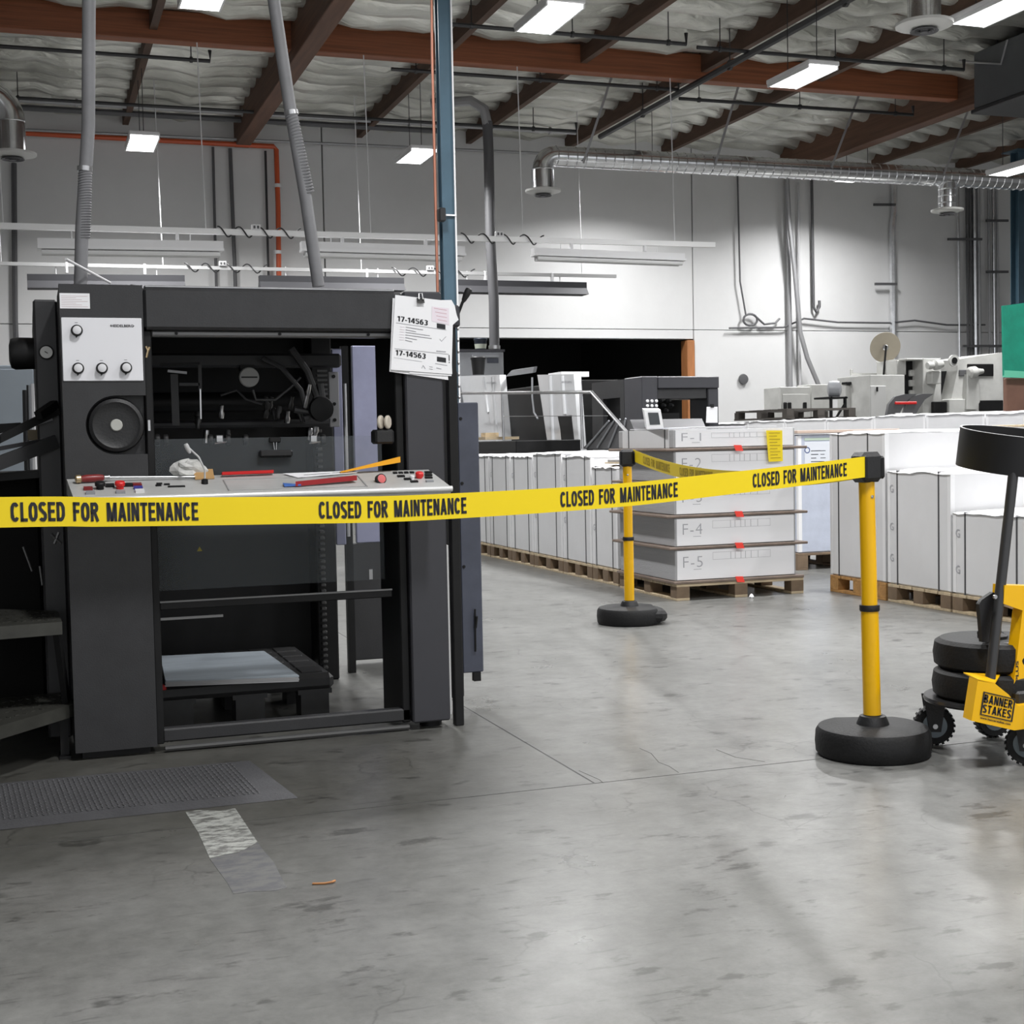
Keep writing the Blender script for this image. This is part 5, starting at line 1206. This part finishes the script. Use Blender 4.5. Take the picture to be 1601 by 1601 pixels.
part(p2r, 'note_clip', G().box(q[0].x+.05, q[0].x+.09, Y2-.03, Y2-.01, q[0].z-.01, q[0].z+.03), black)
# chain delivery slope
rp = [at(x, y, X=X2-.3) for x, y in ((910, 702), (950, 661), (985, 656), (998, 690), (1000, 702))]
part(p2r, 'delivery_slope', G().prism(rp, (.9, 0, 0)), mat('grey_ribbed', (.10, .10, .105), .4, .3))
for k in range(4):
    a, b = rp[0].lerp(rp[4], .1+.2*k)+Vector((-.01, 0, .02)), rp[1].lerp(rp[2], .1+.25*k)+Vector((-.01, 0, .02)); part(p2r, 'slope_rib', G().cyl(a, b, .012, n=6), greym)
def unit(pix, op, lab):
    P_ = [at(x, y, X=X2) for x, y in pix]
    k = len(P_)
    low = [Vector((X2, P_[-1].y+.05, 0)), Vector((X2, P_[-2].y+.05, 0))]
    u = part(p2r, 'printing_unit', G().prism(P_[:-2]+[P_[-2]]+[low[1], low[0]]+[P_[-1]], (.10, 0, 0)), silver, lab)
    return u, P_
u1, P1 = unit(((840, 586), (897, 585), (906, 704), (858, 706)), None, 'silver printing unit cover')
u2, P2 = unit(((718, 588), (781, 586), (790, 690), (735, 692)), None, 'silver printing unit cover')
part(u1, 'dark_recess', G().prism([at(x, y, X=X2-.005) for x, y in ((872, 651), (893, 649), (899, 703), (879, 704), (876, 672))], (.004, 0, 0)), black)
for (pa, pb) in (((861, 588), (866, 704)), ((880, 588), (884, 648))):
    part(u1, 'cover_rib', G().cyl(at(*pa, X=X2), at(*pb, X=X2), .035, n=10), silver)
for (pa, pb) in (((757, 590), (764, 645)), ((771, 590), (778, 690))):
    part(u2, 'cover_rib', G().cyl(at(*pa, X=X2), at(*pb, X=X2), .035, n=10), silver)
for u, x, y in ((u1, 878, 598), (u2, 760, 599)):
    o_ = at(x, y+1.2, X=X2-.037); e_ = at(x+16, y+1.0, X=X2-.037); part(u, 'maker_lettering', letters('HEIDELBERG', o_, e_-o_, (0, 0, .028), .02), inkg)
part(p2r, 'unit_shade_box', G().box(X2+.101, X2+1.1, P1[1].y-.05, P2[0].y, 0, 1.9, .01), black)  # black box standing in for the shaded open inside of the units
q = at(820, 580, X=X2+.3); lid = [at(x, y, X=X2+.2) for x, y in ((790, 589), (800, 579), (835, 574), (833, 583))]
part(p2r, 'open_lid', G().prism(lid, (.05, 0, .01)), greym)
part(p2r, 'cable', G().tube([at(x, y, X=X2-.02) for x, y in ((832, 590), (832, 620), (835, 645), (841, 655))], .014, 6), greym)
q = at(876, 582, X=X2+.2); part(p2r, 'ink_box', G().box(X2+.1, X2+.5, q.y-.3, q.y+.2, P1[1].z, P1[1].z+.07), white)
pf = [at(x, y, X=X2-.5) for x, y in ((749, 688), (853, 688), (853, 708), (749, 708))]
part(p2r, 'platform', G().box(X2-.9, X2-.02, min(pf[1].y, pf[0].y), max(pf[1].y, pf[0].y), pf[2].z-.06, pf[1].z, .01), black, 'black walkway platform')
part(p2r, 'platform_legs', G().box(X2-.85, X2-.8, pf[1].y+.1, pf[1].y+.15, 0, pf[2].z-.05).box(X2-.85, X2-.8, pf[0].y-.4, pf[0].y-.35, 0, pf[2].z-.05), black)
hr_ = [at(x, y, X=X2-.55) for x, y in ((700, 615), (925, 613), (997, 695))]
hrl = part(p2r, 'handrail', G().tube([hr_[0], hr_[1], hr_[2]], .02, 8), steel)
for x, ya, yb_ in ((785, 614, 700), (908, 613, 702)):
    part(hrl, 'rail_post', G().cyl(at(x, ya, X=X2-.55), at(x+3, yb_, X=X2-.55), .017, n=8), steel)
part(hrl, 'rail_cable', G().cyl(at(785, 651, X=X2-.55), at(950, 650, X=X2-.55), .004, n=5), steel)
# cabinet, pails, hose
Y3 = 21.8
cb = [at(x, y, Y=Y3) for x, y in ((690, 552), (787, 550), (787, 593))]
t = thing('switch_cabinet', 'grey electrical cabinet behind the press in the far opening', 'cabinet', (cb[0].x, Y3, 0))
part(t, 'casing', G().box(cb[0].x, cb[1].x, Y3, Y3+.6, 0, cb[1].z, .01), greym)
part(t, 'top_cap', G().box(cb[0].x-.02, cb[1].x+.02, Y3-.02, Y3+.62, cb[1].z, cb[1].z+.04), charcoal2)
q = at(772, 563, Y=Y3); part(t, 'name_plate', G().box(q.x-.12, q.x+.08, Y3-.01, Y3, q.z-.05, q.z+.03), bluegrey)
q = at(760, 557, Y=Y3); part(t, 'shelf_edge', G().box(q.x-.25, q.x+.2, Y3-.06, Y3, q.z-.02, q.z+.02), greym)
def pail(label, c, r, h, m_, band=None):
    t = thing('pail', label, 'pail', c)
    part(t, 'bucket', G().lathe(c, (0, 0, 1), [(r*.8, 0), (r, h*.95), (r*1.06, h*.95), (r*1.06, h), (r*.95, h), (r*.75, .02)], 20), m_)
    if band: part(t, 'label_band', G().lathe(Vector(c)+Vector((0, 0, h*.15)), (0, 0, 1), [(r*.85, 0), (r*.95, h*.45)], 20, close=False), band)
    part(t, 'lid', G().lathe(Vector(c)+Vector((0, 0, h)), (0, 0, 1), [(r*1.04, 0), (r*1.08, .015), (r*.95, .03)], 20), m_)
q = at(753, 551, Y=Y3+.2); pail('navy ink can with pale label standing on the grey cabinet', (q.x, Y3+.25, cb[1].z+.041), .11, .17, mat('navy_can', (.012, .018, .03), .4), mat('pale_can_label', (.45, .48, .40), .5))
uy = P2[1].y+.35; pail('black pail standing on the rear silver printing unit', (at(748, 585, Y=uy).x, uy, P2[1].z+.02), .11, .24, blackp)
hp = [at(762, 195, Y=21.9), at(764, 240, Y=21.9), at(767, 380, Y=21.9), at(772, 470, Y=21.9), at(773, 546, Y=21.9)]
t = thing('exhaust_hose', 'dark vertical exhaust hose rising from the far grey cabinet to the roof', 'hose', (hp[-1].x, 21.9, hp[-1].z))
part(t, 'hose', G().tube([hp[0]+Vector((0, 0, .05))]+hp[1:], .085, 12), piped)
part(t, 'elbow', G().tube([hp[0], hp[0]+Vector((-.05, 0, .25)), hp[0]+Vector((-.25, .1, .4)), hp[0]+Vector((-.8, .5, .42))], .085, 10), pipeg)
part(t, 'clamp', G().lathe(hp[-1], (0, 0, 1), [(.1, 0), (.1, .06)], 12), steel)
t = thing('wooden_tray', 'small light wooden tray on the walkway beside the rear printing unit', 'tray', at(752, 680, X=X2-.5))
q = at(752, 684, X=X2-.6); part(t, 'tray', G().box(q.x-.1, q.x+.4, q.y-.5, q.y+.2, pf[1].z+.02, pf[1].z+.06), wood); part(t, 'block', G().box(q.x, q.x+.2, q.y-.2, q.y, pf[1].z+.06, pf[1].z+.12), wood)
for i, (y, m_) in enumerate(((600, joistw), (625, wood), (648, woodo), (672, black))):
    q = at(700, y, Y=9.5); single('stored_timber', ['top dark timber of the pile glimpsed behind the right press column', 'second pale timber of the pile glimpsed behind the right press column', 'third orange timber of the pile glimpsed behind the right press column', 'black crate under the timber pile behind the right press column'][i], 'timber', G().box(q.x-.3, q.x+.06, 9.5, 9.9, q.z-.05, q.z+.045, .005), m_)
q = at(700, 700, Y=9.5); single('white_carton', 'white carton under the timber pile behind the right press column', 'carton', G().box(q.x-.3, q.x+.07, 9.5, 9.9, 0, q.z+.04, .005), wrap)
# cabinets glimpsed at the far left behind the motor
Y4 = 15.0; a, b = at(-60, 571, Y=Y4), at(46, 640, Y=Y4)
t = thing('steel_cupboard', 'blue grey steel cupboard far behind at the left edge', 'cupboard', (a.x, Y4, 0))
cbm = mat('blue_grey_cupboard', (.20, .23, .26), .4, var=.06)
part(t, 'body', G().box(a.x, b.x+.3, Y4, Y4+.5, 0, a.z, .01), cbm)
for k in (0, 1): part(t, 'door', G().box(a.x+.02+k*.68, a.x+.68+k*.68, Y4-.02, Y4, .05, a.z-.04, .006), cbm)
p = at(44, 640, Y=8); t = thing('ink_tubes', 'cluster of white and grey hoses rising left of the press column', 'hoses', (p.x, 8, 0))
for (x, y0, y1, r, m_) in ((53, 600, 660, .018, white), (47, 603, 655, .012, greym), (43, 602, 660, .006, blackp), (39, 610, 640, .014, blackp)):
    q = at(x+2, y1+60, Y=8); part(t, 'hose', G().tube([at(x, y0, Y=8), q, (q.x, 8, 0)], r, 8), m_)
# ================================================================== OFF-WHITE FINISHING MACHINES BY THE RIGHT WALL
Y5 = 20.0
def bq(px0, py0, px1, py1, Y, dy, m_, t, name, lab=None, floor=False, bev=.01):
    a, b = at(px0, py0, Y=Y), at(px1, py1, Y=Y); return part(t, name, G().box(a.x, b.x, Y, Y+dy, 0 if floor else b.z, a.z, bev), m_, lab)
a = at(1221, 605, Y=Y5+2)
t = thing('control_cabinet', 'pale control cabinet with small meters before the right wall', 'cabinet', (a.x, Y5+2, 0))
bq(1220, 605, 1268, 660, Y5+2, .6, offwhite, t, 'casing', None, True); bq(1268, 601, 1297, 660, Y5+2.1, .5, offwhite, t, 'side_casing', None, True)
bq(1224, 616, 1265, 655, Y5+1.98, .02, offwhite, t, 'door')
for x in (1225, 1232, 1256): bq(x, 629, x+6, 639, Y5+1.96, .02, black, t, 'meter')
bq(1226, 644, 1239, 655, Y5+1.965, .015, bluegrey, t, 'blue_plate')
a = at(1300, 620, Y=Y5)
t = thing('motor_stand', 'black angle iron stand carrying a grey motor', 'stand', (a.x, Y5, 0))
for x in (1299, 1321): bq(x, 620, x+3, 660, Y5, .05, black, t, 'leg', None, True, 0)
bq(1297, 620, 1326, 623, Y5, .5, black, t, 'table_plate'); part(t, 'brace', G().bar(at(1306, 655, Y=Y5), at(1322, 630, Y=Y5), .03, .03), black)
q = at(1314, 608, Y=Y5); part(t, 'motor', G().lathe((q.x-.1, Y5+.25, q.z), (1, -.6, 0), [(.05, 0), (.14, .03), (.15, .12), (.14, .2), (.05, .24)], 20), greym)
a = at(1325, 600, Y=Y5+.6)
t = thing('panel_rack', 'pale tall panel with black top rail behind the motor stand', 'panel', (a.x, Y5+.6, 0))
bq(1322, 602, 1353, 660, Y5+.6, .1, offwhite, t, 'panel', None, True); bq(1323, 597, 1357, 601, Y5+.55, .15, black, t, 'top_rail'); bq(1353, 600, 1357, 655, Y5+.6, .1, black, t, 'post', None, True)
a = at(1360, 585, Y=Y5)
t = thing('folding_machine', 'off-white folding machine line with black recesses along the right wall', 'machine', (a.x, Y5, 0))
bq(1360, 586, 1415, 660, Y5, 1.0, offwhite, t, 'feeder_cabinet', None, True); bq(1361, 603, 1386, 660, Y5-.04, .04, mat('offwhite_door', (.52, .52, .51), .4), t, 'cabinet_door', None, True)
bq(1371, 605, 1373, 612, Y5-.06, .02, black, t, 'door_handle', None, False, 0)
bq(1402, 563, 1417, 586, Y5+.2, .6, offwhite, t, 'upper_box')
bq(1415, 561, 1444, 660, Y5+.3, .8, black, t, 'dark_bay', None, True)
for i in range(3): bq(1423, 578+16*i, 1432, 588+16*i, Y5+.25, .08, offwhite, t, 'roller_block')
bq(1417, 560, 1443, 563, Y5, .9, offwhite, t, 'bay_lid')
bq(1443, 560, 1472, 660, Y5, 1.0, offwhite, t, 'frame_left', None, True)
part(t, 'main_frame', G().prism([at(x, y, Y=Y5-.1) for x, y in ((1497, 562), (1567, 551), (1569, 640), (1569, 655), (1484, 655), (1484, 640), (1497, 580))], (0, 1.1, 0)).box(at(1484, 655, Y=Y5).x, at(1569, 655, Y=Y5).x, Y5-.05, Y5+.95, 0, at(1569, 650, Y=Y5).z), offwhite)
bq(1472, 580, 1498, 660, Y5+.2, .7, black, t, 'dark_gap', None, True)
bq(1457, 580, 1472, 600, Y5-.15, .15, offwhite, t, 'switch_box')
q0_, q1_ = at(1450, 572, Y=Y5-.2), at(1497, 566, Y=Y5-.2); part(t, 'drive_drum', G().lathe(q0_, q1_-q0_, [(.06, 0), (.07, .05), (.05, .12), (.09, .15), (.09, .22), (.06, .3)], 16), offwhite)
q = at(1490, 564, Y=Y5-.25); part(t, 'drum_end', G().lathe(q, (0, -1, 0), [(.10, 0), (.10, .04)], 20), offwhite); part(t, 'drum_hub', G().lathe(q+Vector((0, -.04, 0)), (0, -1, 0), [(.055, 0), (.055, .01)], 18), black)
bq(1513, 569, 1554, 588, Y5-.12, .03, black, t, 'dark_slot'); bq(1500, 578, 1515, 588, Y5-.12, .03, piped, t, 'dark_slot')
q0_, q1_ = at(1514, 583, Y=Y5-.2), at(1538, 580, Y=Y5-.2); part(t, 'crank_motor', G().lathe(q0_, q1_-q0_, [(.06, 0), (.1, .03), (.1, .14), (.06, .2), (.04, .3)], 16), offwhite)
bq(1532, 626, 1569, 642, Y5-.13, .04, black, t, 'dark_slot'); bq(1461, 628, 1481, 648, Y5-.12, .1, black, t, 'dark_slot')
part(t, 'side_leg', G().prism([at(x, y, Y=Y5-.2) for x, y in ((1512, 585), (1530, 590), (1532, 628), (1526, 640), (1511, 640))], (0, .12, 0)), offwhite)
bq(1484, 624, 1513, 655, Y5-.16, .2, offwhite, t, 'front_box')
# arch unit with red bar
ar = [at(x, y, Y=Y5-.5) for x, y in ((1386, 652), (1390, 632), (1400, 620), (1416, 616), (1434, 616), (1420, 625), (1410, 640), (1404, 652))]
part(t, 'arch_guard', G().prism(ar, (0, .06, 0)), piped)
part(t, 'arch_guard', G().prism([p_+Vector((.33, 0, 0)) for p_ in ar], (0, .06, 0)), piped)
bq(1400, 628, 1434, 632, Y5-.52, .04, red, t, 'red_bar', 'red safety bar'); bq(1400, 646, 1428, 649, Y5-.52, .04, white, t, 'white_bar')
# beige disc on a pole
q = at(1384, 543, Y=Y5+.6)
t = thing('reel_disc', 'beige round reel disc on a dark pole above the folding machine', 'reel', (q.x, Y5+.6, at(1380, 586, Y=Y5+.6).z))
part(t, 'disc', G().lathe(q, (-.32, -.9, -.25), [(.005, -.006), (.265, -.006), (.268, 0), (.265, .006), (.005, .006)], 40), beige)
part(t, 'hub', G().lathe(q, (-.32, -.9, -.25), [(.05, 0), (.05, .04), (.03, .06)], 16), steel)
part(t, 'pole', G().cyl(q+Vector((-.02, -.06, .03)), at(1381, 590, Y=Y5+.55), .018, n=8), black)
bq(1330, 577, 1334, 586, Y5+.9, .04, offwhite, t, 'arm_bracket'); part(t, 'arm', G().bar(at(1330, 585, Y=Y5+.9), at(1372, 586, Y=Y5+.9), .04, .05), offwhite)
# green sheet on a stand and brown board
Y6 = 13.2; gq = [at(x, y, Y=Y6) for x, y in ((1568, 478), (1660, 466), (1660, 592), (1570, 587))]
t = thing('green_sheet', 'green sheet hanging at the right edge above a brown board', 'sheet', (gq[3].x, Y6, 0))
part(t, 'sheet', G().prism(gq, (0, .03, 0)), green); part(t, 'fringe', G().prism([gq[3]+Vector((0, -.002, .06)), gq[2]+Vector((0, -.002, .06)), gq[2]+Vector((0, -.002, -.01)), gq[3]+Vector((.0, -.002, -.02))], (0, .03, 0)), mat('pale_green_edge', (.1, .42, .28), .5))
part(t, 'post', G().box(gq[1].x-.1, gq[1].x-.05, Y6+.03, Y6+.08, 0, gq[1].z), black)
a, b = at(1573, 591, Y=Y6+.1), at(1660, 640, Y=Y6+.1)
single('brown_board', 'brown board panel at the right edge under the green sheet', 'board', G().box(a.x, b.x, Y6+.1, Y6+.16, 0, a.z, .01), brownm)
